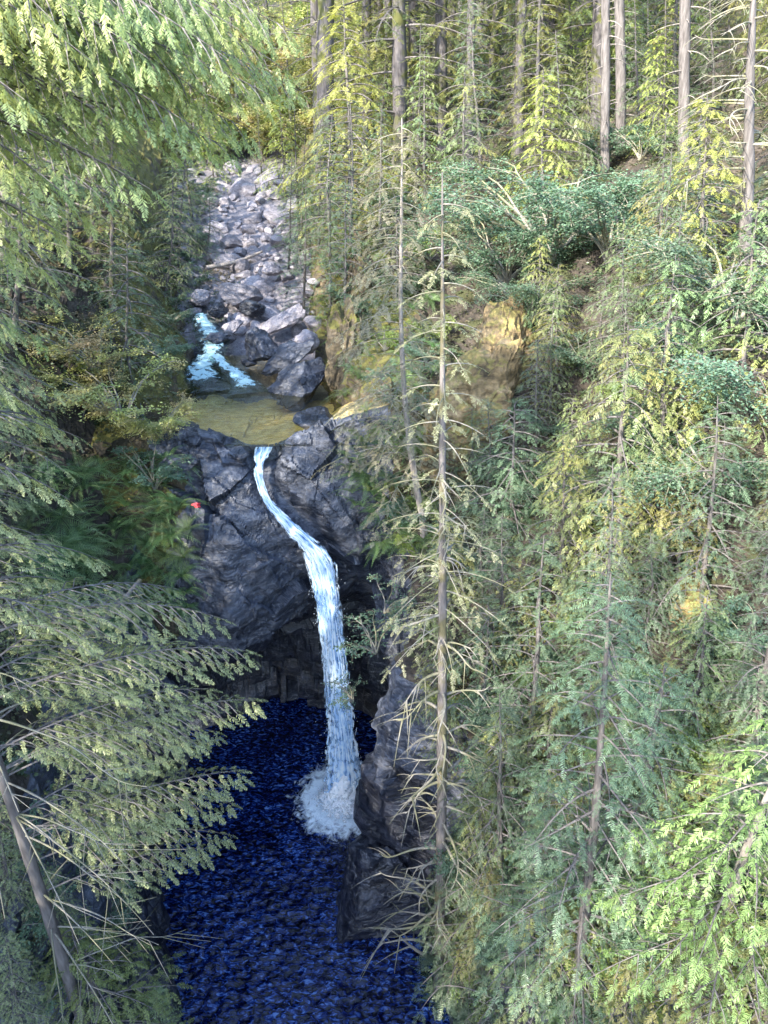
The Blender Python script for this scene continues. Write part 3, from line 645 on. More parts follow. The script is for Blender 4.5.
# rock ledge at the foot of the right cliff, jutting into the pool
def ledge():
    me = rock_mesh('rock_ledge', 301, M['wet_shade'], 6, (1, 1, 1), .55, 12)
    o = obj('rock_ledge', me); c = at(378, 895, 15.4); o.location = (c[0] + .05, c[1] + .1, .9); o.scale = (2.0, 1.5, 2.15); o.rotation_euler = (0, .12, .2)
    o['label'] = 'blocky dark rock ledge jutting into the pool at the foot of the right cliff'; o['category'] = 'rock'
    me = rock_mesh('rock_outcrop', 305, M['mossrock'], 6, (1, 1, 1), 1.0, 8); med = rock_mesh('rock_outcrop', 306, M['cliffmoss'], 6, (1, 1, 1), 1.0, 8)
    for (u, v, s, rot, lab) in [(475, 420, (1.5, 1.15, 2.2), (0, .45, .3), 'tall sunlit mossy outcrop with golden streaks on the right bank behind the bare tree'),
                              (505, 360, (1.1, 1.0, 1.7), (0, .4, 1.3), 'upper mossy outcrop leaning out above the tall golden one'),
                              (455, 455, (.7, .7, .9), (0, .2, 2.3), 'small ochre rock at the foot of the tall golden outcrop'),
                              (345, 345, (.8, .8, 2.0), (0, .1, .9), 'brown mossy rock pillar above the big dark boulder'),
                              (362, 285, (.9, .9, 1.6), (0, -.1, 1.9), 'mossy cliff shoulder below the large dark trunk'),
                              (385, 400, (.8, .6, .9), (0, .2, .3), 'round green mossy rock behind the slender leaning tree'),
                              (690, 600, (.5, .5, .6), (0, .2, .3), 'small sunlit orange rock high on the right bank among leaves')]:
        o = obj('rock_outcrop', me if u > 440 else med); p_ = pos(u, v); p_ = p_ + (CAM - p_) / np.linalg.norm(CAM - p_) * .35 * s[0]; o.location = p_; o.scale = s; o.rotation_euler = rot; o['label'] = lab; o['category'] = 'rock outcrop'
    o = obj('rock', BLDB[2]); p_ = at(363, 418, 25.2); o.location = p_; o.scale = (.25, .25, .62); o.rotation_euler = (.1, .1, .4); o['label'] = 'small upright white stone on the mossy bank right of the pool'; o['category'] = 'rock'
    BVS_l = None
ledge()
h = hit(198, 505)
if h:
    nrm = np.array(h[1]); nrm = nrm if nrm[1] < 0 else -nrm
    th = np.arange(18) / 18 * 2 * math.pi; a_ = np.cross(nrm, [0, 0, 1]); a_ /= np.linalg.norm(a_); b_ = np.cross(nrm, a_)
    c = np.array(h[0]) + nrm * .11
    rr = .10 * (1 + .35 * np.sin(th * 3 + 1) + .2 * np.sin(5 * th))
    ring = c + (rr * np.cos(th))[:, None] * a_ * 1.2 + (rr * np.sin(th))[:, None] * b_ * .7
    V = np.concatenate([ring + nrm * .03, ring - nrm * .10, [c + nrm * .045]])
    F3 = [(i, (i + 1) % 18, 36) for i in range(18)]; F4 = [(i + 18, (i + 1) % 18 + 18, (i + 1) % 18, i) for i in range(18)]
    o = obj('paint_mark', make_mesh('paint_mark', V, [np.array(F3), np.array(F4)], [M['red']])); o['label'] = 'small bright red paint mark on the grey rock left of the waterfall'; o['category'] = 'mark'

# ------------------------------------------------------------------ foliage
def diamond(base, d, side, L, w):
    """one twiglet: narrow foot, wide middle, pointed tip"""
    return np.array([base, base + d * L * .45 + side * w, base + d * L, base + d * L * .45 - side * w])
def spray_template(npairs=8, fine=False, wide=.045, ang=52, lat=.48, pw=.75):
    Q = []; cv = random.uniform(-.16, .16); sg = random.uniform(.05, .22)
    def ax(t): return np.array([t, cv * t * t, -sg * t * t])
    for a_, b_ in ((0, .5), (.5, 1)):
        p_, q_ = ax(a_), ax(b_); w = np.array([0, .010 * (1.2 - a_), 0]); Q.append(np.array([p_ - w, q_ - w * .5, q_ + w * .5, p_ + w]))
    for i in range(npairs):
        t = (i + .5) / npairs
        l = lat * (1 - t) ** pw * (1 - .35 * (1 - t) ** 4) + .05
        for s in (-1, 1):
            if random.random() < .10: continue
            tt = min(.98, t + (.5 / npairs if s > 0 else 0)); a = R(ang + random.uniform(-9, 9)) * s + 2 * cv * tt
            d = np.array([math.cos(a), math.sin(a), -.16 + random.uniform(-.16, .12)]); d /= np.linalg.norm(d)
            side = np.array([-d[1], d[0], random.uniform(-.4, .4)])
            Q.append(diamond(ax(tt), d, side, l * random.uniform(.62, 1.15), wide * random.uniform(.75, 1.2)))
    e = ax(.93); Q.append(diamond(e, np.array([1, 2 * cv, -2 * sg]), np.array([0, 1.0, 0]), .14, wide * .8)); pass
    return np.array(Q)
SP_H = [spray_template(11, False, .024, 60, .30, .6) for _ in range(5)]
SP_C = [spray_template(8, False, .036, 44, .40, .7) for _ in range(5)]
SP_F = [spray_template(13, False, .028, 60, .27, .5) for _ in range(7)]
SP_N = [spray_template(10, False, .034, 46, .36, .6) for _ in range(7)]
def unit(v): return v / (np.linalg.norm(v, axis=-1, keepdims=True) + 1e-9)
class Foliage:
    def __init__(s, tmpl): s.P = []; s.D = []; s.U = []; s.S = []; s.T = []; s.tmpl = tmpl; s.wood = MB(); s.haswood = False
    def add(s, p, d, up, size, tint): s.P.append(p); s.D.append(d); s.U.append(up); s.S.append(size); s.T.append(tint)
    def tube(s, pts, rad, sides=4):
        V, F_ = tube(pts, rad, sides); s.wood.add(V, F_, 1, .5); s.haswood = True
    def mesh(s, name, leaf, bark):
        mb = MB()
        if s.P:
            P = np.array(s.P); D = unit(np.array(s.D)); U = np.array(s.U); S = np.array(s.S); T = np.array(s.T)
            Yv = unit(np.cross(U, D)); Z = np.cross(D, Yv)
            k = rng.integers(0, len(s.tmpl), len(P))
            for i, tm in enumerate(s.tmpl):
                m = k == i
                if not m.any(): continue
                q = tm.reshape(-1, 3)
                V = P[m][:, None] + S[m][:, None, None] * (q[None, :, 0:1] * D[m][:, None] + q[None, :, 1:2] * Yv[m][:, None] + q[None, :, 2:3] * Z[m][:, None])
                V = V.reshape(-1, 3); nq = len(V) // 4
                mb.add(V, np.arange(nq * 4).reshape(-1, 4), 0, np.clip(np.repeat(T[m], len(tm)) + rng.uniform(-.14, .14, nq), 0, 1))
        if s.haswood:
            for V, F_ in zip(s.wood.v, s.wood.f): pass
            V = np.concatenate(s.wood.v); F_ = np.concatenate(s.wood.f); mb.add(V, F_, 1, .5)
        return mb.mesh(name, [leaf, bark])
def branch(fo, p0, az, L, rise, droop, size=.34, step=.19, bare=.12, sec=.36, dens=1.0, hang=.25, r0=.03, rand=random, curl=0.0, tint0=.45, nosec=False):
    n = max(6, int(L / .22)); t = np.linspace(0, 1, n)
    azs = az + curl * t + .06 * np.sin(t * 5 + rand.random() * 6)
    d = np.stack([np.cos(azs), np.sin(azs), 0 * t], 1)
    C = np.zeros((n, 3)); C[1:] = np.cumsum(d[:-1] * L / (n - 1), axis=0)
    C[:, 2] = L * (rise * t - droop * t ** 2); C += p0
    fo.tube(C, r0 * (1 - t) ** .8 + .004, 4)
    T = np.gradient(C, axis=0); T = unit(T)
    ns = max(3, int(L * (1 - bare) / step)); btint = tint0 + rand.uniform(-.22, .22)
    for i in range(ns):
        q = bare + (1 - bare) * (i + .5 * rand.random()) / ns
        j = q * (n - 1); j0 = min(int(j), n - 2); f = j - j0
        p = C[j0] * (1 - f) + C[j0 + 1] * f; tg = T[j0]
        if rand.random() > dens: continue
        sgn = 1 if i % 2 else -1
        l2 = sec * L * ((1 - q) ** .75 * min(1, .35 + q * 2.2) + .08) * rand.uniform(.75, 1.15)
        a = sgn * R(rand.uniform(42, 66)); ca, sa = math.cos(a), math.sin(a)
        d2 = np.array([tg[0] * ca - tg[1] * sa, tg[0] * sa + tg[1] * ca, tg[2] - hang * rand.uniform(.3, 1.2)]); d2 /= np.linalg.norm(d2)
        m = max(1, int(l2 / (size * .48)))
        if l2 > .35:
            e = p + d2 * l2; mid = (p + e) / 2 + np.array([0, 0, .03 * l2]); fo.tube(np.array([p, mid, e - np.array([0, 0, .1 * l2])]), np.array([.011, .008, .003]), 3)
        for k in range(m):
            w = (k + .3) / m; pp = p + d2 * l2 * w - np.array([0, 0, .1 * l2 * w * w])
            s2 = 1 if k % 2 else -1; b = s2 * R(rand.uniform(32, 52)); cb, sb = math.cos(b), math.sin(b)
            d3 = np.array([d2[0] * cb - d2[1] * sb, d2[0] * sb + d2[1] * cb, d2[2] - hang * rand.uniform(0, .9)])
            up = np.array([rand.gauss(0, .25), rand.gauss(0, .25), 1])
            fo.add(pp, d3, up, size * rand.uniform(.65, 1.1) * (1 - .3 * w), btint + rand.uniform(-.18, .18))
        up = np.array([rand.gauss(0, .22), rand.gauss(0, .22), 1])
        fo.add(p + d2 * l2 * .9 - np.array([0, 0, .08 * l2]), d2 + np.array([0, 0, -hang * .5]), up, size * rand.uniform(.8, 1.15), btint + .12 + rand.uniform(-.1, .2))
    fo.add(C[-1], T[-1] + np.array([0, 0, -hang * .5]), np.array([0, 0, 1.0]), size * 1.1, btint + .2)
    return C
def trunk_mesh(name, h, r0, mat, seed, bend=.15, top=0, sides=10, curve=None):
    n = max(12, int(h / .5)); t = np.linspace(0, 1, n)
    C = np.stack([bend * fbm(np.stack([t * 2, t * 0 + seed, t * 0], 1), 2, seed), bend * fbm(np.stack([t * 2, t * 0 + seed + 9, t * 0], 1), 2, seed + 5), t * h - .6 * (t < .001)], 1)
    C[:, :2] -= C[0, :2]
    if curve is not None: C[:, :2] += curve(t)
    rad = r0 * ((1 - t) ** .8 * (1 - top) + top) + .012 + r0 * .5 * np.exp(-t * h / .35)
    V, F_ = tube(C, rad, sides, .25); mb = MB(); mb.add(V, F_)
    return mb.mesh(name, [mat], True), C
def conifer(name, h, r0, base, maxL, kind, leaf, bark, seed, nb=None, size=.34, bend=.2, shape=.8, dens=1.0, droop=None, stubs=0, one_side=None, step=.19, fine=False, curve=None, tiers=.26):
    rd = random.Random(seed)
    tm, C = trunk_mesh(name + '_trunk', h, r0, bark, seed, bend, curve=curve)
    fo = Foliage((SP_N if kind == 'cedar' else SP_F) if fine else (SP_C if kind == 'cedar' else SP_H))
    z = base * h; k = 0; az = rd.random() * 6
    while z < h * .985:
        q = (z - base * h) / (h * (1 - base)); k += 1
        L = maxL * ((1 - q) ** shape * min(1, .55 + q * 2.5)) * rd.uniform(.62, 1.12) + .18
        az += 2.4 + rd.uniform(-.5, .5)
        if one_side is not None and math.cos(az - one_side) < -.2 and rd.random() < .6: L *= .5
        i = min(len(C) - 1, int(z / h * (len(C) - 1))); p0 = np.array([C[i][0], C[i][1], z])
        if kind == 'cedar': rise, dr, hang = rd.uniform(0, .3), rd.uniform(.3, .5), .30
        else: rise, dr, hang = rd.uniform(0, .28), rd.uniform(.22, .42), .18
        if q > .8: rise += .5 * (q - .8) * 5 * .6
        if rd.random() < dens + .1:
            branch(fo, p0, az, L, rise, dr if droop is None else droop, size, step, .18 if L > 1 else .05, .36, dens, hang, .012 + .010 * L, rd, rd.uniform(-.4, .4))
        z += tiers * rd.uniform(.6, 1.4) * (1 - .4 * q)
    for s in range(stubs):
        zz = rd.uniform(.03, base + .15) * h; a = rd.random() * 6.28; L = rd.uniform(.4, 1.6)
        i = min(len(C) - 1, int(zz / h * (len(C) - 1))); p0 = np.array([C[i][0], C[i][1], zz]); t = np.linspace(0, 1, 5)[:, None]
        fo.tube(p0 + t * L * np.array([math.cos(a), math.sin(a), .1]) + np.array([0, 0, -1]) * .3 * L * t ** 2, np.linspace(.022, .005, 5), 4)
    return tm, fo.mesh(name + '_crown', leaf, M['bark'] if kind != 'pale' else M['twig'])
V_ = {}
V_['hemA'] = (conifer('hemlock', 14, .15, .04, 3.3, 'hemlock', M['hemlock'], M['bark'], 1, stubs=14, dens=.95, tiers=.19, size=.42), 14)
V_['hemB'] = (conifer('hemlock', 11, .13, .06, 3.0, 'hemlock', M['hemlock'], M['bark'], 2, stubs=14, dens=.85, tiers=.20, size=.42), 11)
V_['hemC'] = (conifer('hemlock', 8, .09, .03, 2.7, 'hemlock', M['hemlock'], M['bark'], 3, dens=.95, tiers=.16, size=.40), 8)
V_['cedA'] = (conifer('cedar', 9, .12, .04, 3.1, 'cedar', M['cedar'], M['bark'], 4, size=.44, step=.19, tiers=.17), 9)
V_['cedB'] = (conifer('cedar', 6, .08, .03, 2.5, 'cedar', M['cedar'], M['bark'], 5, size=.40, step=.17, tiers=.15), 6)
V_['cedC'] = (conifer('cedar', 11, .14, .06, 3.5, 'cedar', M['cedar'], M['bark'], 6, size=.46, step=.20, tiers=.19), 11)
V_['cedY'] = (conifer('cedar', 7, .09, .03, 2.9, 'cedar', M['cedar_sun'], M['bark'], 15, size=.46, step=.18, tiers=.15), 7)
V_['hemN'] = (conifer('hemlock', 9, .09, .03, 2.9, 'hemlock', M['hemlock_near'], M['bark'], 16, size=.34, step=.15, tiers=.17), 9)
V_['sap'] = (conifer('sapling', 3.4, .035, .03, 1.7, 'hemlock', M['hemlock'], M['bark'], 7, size=.30, step=.14, tiers=.12), 3.4)
V_['talA'] = (conifer('conifer', 30, .36, .16, 4.2, 'hemlock', M['forest'], M['bark_dark'], 8, size=.60, step=.28, stubs=40, tiers=.34, dens=.9), 30)
V_['talB'] = (conifer('conifer', 26, .32, .06, 4.0, 'cedar', M['forest'], M['bark_dark'], 9, size=.62, step=.30, stubs=30, tiers=.33, dens=.9), 26)
V_['talC'] = (conifer('conifer', 22, .28, .02, 4.2, 'hemlock', M['forest'], M['bark_dark'], 10, size=.58, step=.28, tiers=.31, dens=.95), 22)

def tree(key, p_, h, label, cat='tree', name='conifer_tree', rz=None, lean=(0, 0), group=None, wid=1.0):
    (tm, cm), h0 = V_[key]; s = h / h0
    root = thing(name, label, cat, p_, group); root.scale = (s * wid, s * wid, s)
    # slope trees tipped a few degrees so trunks look upright from the camera
    tip = -.75 * math.atan2(p_[0], 42.0) if p_[1] < 45 else 0
    root.rotation_euler = (Matrix.Rotation(tip + lean[1], 3, 'Y') @ Matrix.Rotation(lean[0], 3, 'X') @ Matrix.Rotation(random.uniform(0, 6.28) if rz is None else rz, 3, 'Z')).to_euler()
    obj('trunk', tm, root); obj('crown', cm, root); return root

# broadleaf shrubs and ferns -------------------------------------------------
LEAF = np.array([[(0, 0, 0), (.5, .32, .06), (1, 0, -.05), (.5, -.32, .06)]])
def shrub_mesh(name, r, h, nstem, nleaf, leafsize, leaf, seed, droop=.3):
    rd = random.Random(seed); fo = Foliage([LEAF]); tips = []
    for s in range(nstem):
        a = rd.random() * 6.28; L = r * rd.uniform(.7, 1.2); n = 9; t = np.linspace(0, 1, n)[:, None]
        C = t * np.array([math.cos(a), math.sin(a), 0]) * L + np.array([0, 0, 1]) * h * (1.5 * t - .75 * t ** 2) * rd.uniform(.6, 1.2) + .05 * L * np.sin(t * 7 + s) * np.array([math.sin(a), -math.cos(a), .3])
        fo.tube(C, np.linspace(.025, .006, n), 4)
        for b in range(8):
            q = rd.randint(2, n - 1); p0 = C[q]; a2 = a + rd.uniform(-1.6, 1.6); l = r * rd.uniform(.2, .5)
            tt = np.linspace(0, 1, 4)[:, None]; B = p0 + tt * l * np.array([math.cos(a2), math.sin(a2), rd.uniform(-.1, .6)]) - np.array([0, 0, droop]) * l * tt ** 2
            fo.tube(B, np.linspace(.009, .003, 4), 3); tips.append((B, l))
    per = max(3, nleaf // len(tips))
    for B, l in tips:
        tb = rd.uniform(.2, .8)
        for k in range(per):
            q = rd.uniform(.1, 1); i = min(2, int(q * 3)); p = B[i] + (B[i + 1] - B[i]) * (q * 3 - i)
            p = p + np.array([rd.gauss(0, .09), rd.gauss(0, .09), rd.gauss(0, .05)]) * (l * 1.6)
            a = rd.random() * 6.28; fo.add(p, np.array([math.cos(a), math.sin(a), rd.uniform(-.6, .2)]), np.array([rd.gauss(0, .35), rd.gauss(0, .35), 1]), leafsize * rd.uniform(.6, 1.2), tb + rd.uniform(-.25, .25))
    return fo.mesh(name, leaf, M['twig'])
SH = {'big': [shrub_mesh('shrub', 1.3, 1.3, 16, 14000, .045, M['leaf_green'], 27)],
      'green': [shrub_mesh('shrub', 1.3, 1.3, 12, 4200, .085, M['leaf_green'], 21), shrub_mesh('shrub', 1.0, 1.6, 11, 3600, .08, M['leaf_green'], 22)],
      'yellow': [shrub_mesh('shrub', 1.3, 1.3, 15, 11000, .055, M['leaf_yellow'], 23)],
      'lime': [shrub_mesh('shrub', 1.0, 1.0, 11, 3000, .08, M['leaf_lime'], 24)],
      'sparse': [shrub_mesh('shrub', .9, .9, 7, 750, .085, M['leaf_green'], 25, .6)]}
def shrub(kind, p_, s, label, group=None, rz=None):
    o = obj('shrub', random.choice(SH[kind])); o.location = p_; o.scale = (s, s, s); o.rotation_euler = (0, 0, random.uniform(0, 6.28) if rz is None else rz)
    o['label'] = label; o['category'] = 'shrub'
    if group: o['group'] = group
def fern_mesh(seed, nf=17):
    rd = random.Random(seed); mb = MB()
    for f in range(nf):
        az = f / nf * 6.28 + rd.uniform(-.2, .2); L = rd.uniform(.55, .95); n = 22; tn = rd.uniform(.2, .8)
        t = np.linspace(0, 1, n); el = R(rd.uniform(45, 75)); r_ = L * (t * math.cos(el) * 1.1 + .35 * t ** 2); z = L * (t * math.sin(el) - .75 * t ** 2)
        C = np.stack([r_ * math.cos(az), r_ * math.sin(az), z], 1); T = unit(np.gradient(C, axis=0)); sd = np.array([-math.sin(az), math.cos(az), 0])
        Q = []
        for i in range(2, n):
            w = .13 * L * math.sin(math.pi * min(1, (t[i] * .92 + .08)) ** .8) + .012
            for s in (-1, 1):
                d = unit(sd * s + T[i] * .35 + np.array([0, 0, -.25])); b = C[i]
                Q.append(np.array([b - T[i] * .010, b + d * w * .5 - T[i] * .006 + T[i] * .012, b + d * w + T[i] * .01, b + d * w * .4 + T[i] * .017]))
        V = np.array(Q).reshape(-1, 3); mb.add(V, np.arange(len(V)).reshape(-1, 4), 0, tn + rng.uniform(-.1, .1, len(Q)))
        Vt, Ft = tube(C, np.linspace(.006, .002, n), 3); mb.add(Vt, Ft, 0, .9)
    return mb.mesh('fern', [M['fern']])
FERN = [fern_mesh(31), fern_mesh(32, 20), fern_mesh(33, 14)]
def fern(p_, s, label, group=None, tilt=(0, 0)):
    o = obj('sword_fern', random.choice(FERN)); o.location = p_; o.scale = (s, s, s); o.rotation_euler = (tilt[0], tilt[1], random.uniform(0, 6.28))
    o['label'] = label; o['category'] = 'fern'
    if group: o['group'] = group

# ------------------------------------------------------------------ the bare trees
def limb(pts, r0, r1, sides=6):
    pts = np.array(pts, float); t = np.linspace(0, len(pts) - 1, max(10, len(pts) * 4))
    C = np.stack([np.interp(t, range(len(pts)), pts[:, i]) for i in range(3)], 1)
    for _ in range(6): C[1:-1] = .5 * C[1:-1] + .25 * (C[2:] + C[:-2])
    return tube(C, np.linspace(r0, r1, len(C)), sides, .3), C
def snag(base, top, r0, label, name, nbr, zlo, zhi, Lr, bark, twig, seed, hooky=1.0, crown=None, side=None):
    rd = random.Random(seed); base = np.array(base, float); top = np.array(top, float); h = top[2] - base[2]
    root = thing(name, label, 'tree', tuple(base)); dx = top - base
    tm, C = trunk_mesh('trunk', h, r0, bark, seed, .12, curve=lambda t: np.stack([dx[0] * t, dx[1] * t], 1)); obj('trunk', tm, root)
    for b in range(nbr):
        q = zlo + (zhi - zlo) * (b + rd.random()) / nbr; i = min(len(C) - 2, int(q * (len(C) - 1))); p0 = C[i] + (C[i + 1] - C[i]) * rd.random()
        az = rd.random() * 6.28
        if side is not None and rd.random() < .65: az = side + rd.uniform(-1.1, 1.1)
        L = rd.uniform(*Lr) * (1.15 - .75 * (q - zlo) / (zhi - zlo)); d = np.array([math.cos(az), math.sin(az), 0]); n = 7; pts = []
        dn = rd.uniform(.15, .75) * hooky; ph = rd.random() * 6
        for k in range(n):
            t = k / (n - 1); w = np.array([-d[1], d[0], 0]) * .16 * L * math.sin(t * 3.5 + ph) * t
            pts.append(p0 + d * L * (t - .28 * hooky * t ** 2.4) + w + np.array([0, 0, L * (.10 * t - dn * t ** 2.1 + .16 * hooky * t ** 5)]))
        mb = MB(); r_ = (.016 + .015 * L) * (1.0 if h > 15 else .7); (V, F_), CC = limb(pts, r_, .005); mb.add(V, F_)
        for s in range(rd.randint(2, 5)):          # forks
            j = rd.randint(int(len(CC) * .3), len(CC) - 3); a2 = az + rd.choice([-1, 1]) * rd.uniform(.5, 1.2); l2 = L * rd.uniform(.2, .5)
            d2 = np.array([math.cos(a2), math.sin(a2), -.3 * hooky]); P2 = [CC[j] + d2 * l2 * t + np.array([0, 0, -.4 * hooky * l2 * t * t]) for t in np.linspace(0, 1, 5)]
            (V, F_), _x = limb(P2, r_ * .5, .004, 4); mb.add(V, F_)
        obj('branch', mb.mesh('branch', [twig], True), root)
    if crown: obj('crown', crown(C), root)
    return root
# central mossy snag in front of the falls
def sparse_crown(z0, z1, L, nb, leaf, size, seed, side=None, dens=.6, droop=.3):
    def f(C):
        rd = random.Random(seed); fo = Foliage(SP_H); h = C[-1][2]; az = 0
        for b in range(nb):
            z = h * (z0 + (z1 - z0) * (b + rd.random()) / nb); i = min(len(C) - 1, int(z / h * (len(C) - 1))); az += 2.4 + rd.uniform(-.4, .4)
            l = L * (1.1 - .7 * b / nb) * rd.uniform(.6, 1.1)
            if side is not None and math.cos(az - side) < 0: l *= .5
            branch(fo, np.array([C[i][0], C[i][1], z]), az, l, rd.uniform(0, .2), droop, size, .17, .2, .32, dens, .2, .012, rd)
        return fo.mesh('crown', leaf, M['twig'])
    return f
b0 = pos(440, 985); b0 = np.array([b0[0], b0[1], b0[2]])
Yb = b0[1]; tp = at(441, 172, Yb)
snag(b0 - [0, 0, .2], tp, .17, 'tall bare mossy dead tree with drooping hooked branches standing before the waterfall', 'dead_tree', 86, .05, .76, (1.3, 2.7), M['bark_moss'], M['twig'], 41, 1.0, sparse_crown(.58, .98, 1.4, 60, M['pale'], .28, 77, None, .75))
# slender leaning tree left of it
b1 = pos(426, 532); tp = at(400, 118, b1[1] + .3); h1 = tp[2] - b1[2]
root = thing('slender_tree', 'slender pale conifer with a curved foot and thin tan branches above the fall', 'tree', tuple(b1))
dx = tp - b1
tm, C = trunk_mesh('trunk', h1, .10, M['bark_pale'], 52, .08, curve=lambda t: np.stack([dx[0] * (1 - (1 - t) ** 3) * 1.0, dx[1] * t], 1)); obj('trunk', tm, root)
obj('crown', sparse_crown(.20, .99, 2.6, 98, M['pale'], .40, 78, math.pi, .95, .35)(C), root)
# top right bare tree
def column(u, Y):
    """foot of a plumb-looking trunk: where the column through u at depth Y meets the ground"""
    z = drop(at(u, 200, Y)[0], Y)
    for _ in range(4):
        k = (z - CAM[2]) / Y; b = (_s + k * _c) / (_c - k * _s); p_ = at(u, 512 - b * F, Y); z = drop(p_[0], Y)
    return np.array([p_[0], Y, z])
b2 = column(744, 21.0); tp = at(752, -60, 21.0)
snag(b2, tp + [0, 0, 1], .17, 'bare tree with a tangle of grey hooked twigs at the upper right corner', 'dead_tree', 46, .30, .97, (1.0, 2.6), M['bark'], M['twig'], 43, .8, None, math.pi)
# clean forest trunks that stand out
def bare_trunk(u, v, Y, r0, lab, bark, seed, hh=26):
    b = column(u, Y); tp = at(u, -20, Y); root = thing('conifer_tree', lab, 'tree', tuple(b))
    dx0 = (tp[0] - b[0]) / max(1, tp[2] - b[2])
    tm, C = trunk_mesh('trunk', hh, r0, bark, seed, .15, top=.25, curve=lambda t: np.stack([dx0 * hh * t, 0 * t], 1)); obj('trunk', tm, root)
    rd = random.Random(seed); fo = Foliage(SP_H); az = 0
    for k in range(46):
        z = hh * (.42 + .56 * k / 46); az += 2.4; i = int(z / hh * (len(C) - 1)); branch(fo, np.array([C[i][0], C[i][1], z]), az, 3.2 * (1.15 - k / 46), .1, .35, .5, .3, .2, .36, .85, .25, .04, rd)
    for k in range(26):
        z = hh * rd.uniform(.04, .45); a = rd.random() * 6.28; L = rd.uniform(.4, 1.5); i = int(z / hh * (len(C) - 1)); t = np.linspace(0, 1, 5)[:, None]
        fo.tube(np.array([C[i][0], C[i][1], z]) + t * L * np.array([math.cos(a), math.sin(a), .1]) - np.array([0, 0, .35]) * L * t ** 2, np.linspace(.022, .005, 5), 4)
    obj('crown', fo.mesh('crown', M['forest'], M['bark_pale']), root)
bare_trunk(325, 235, 42, .48, 'thick dark-barked conifer rising above the right side of the creek', M['bark_dark'], 61)
bare_trunk(605, 205, 33, .17, 'straight grey slim trunk above the blue-green shrub', M['bark'], 62)
bare_trunk(684, 178, 31, .19, 'slim grey bare trunk nearest the upper right bare tree', M['bark'], 63)
bare_trunk(441, 165, 44, .34, 'dark trunk directly above the tall bare mossy tree', M['bark_dark'], 64)
bare_trunk(621, 195, 36, .22, 'grey-brown trunk close to the right of the straight grey slim one', M['bark'], 65, 20)
bare_trunk(560, 120, 50, .36, 'dark brown trunk deep in the forest left of the straight grey slim one', M['bark_dark'], 66)
bare_trunk(520, 120, 56, .36, 'dark trunk deep in the forest above the yellow-green cedar', M['bark_dark'], 67)

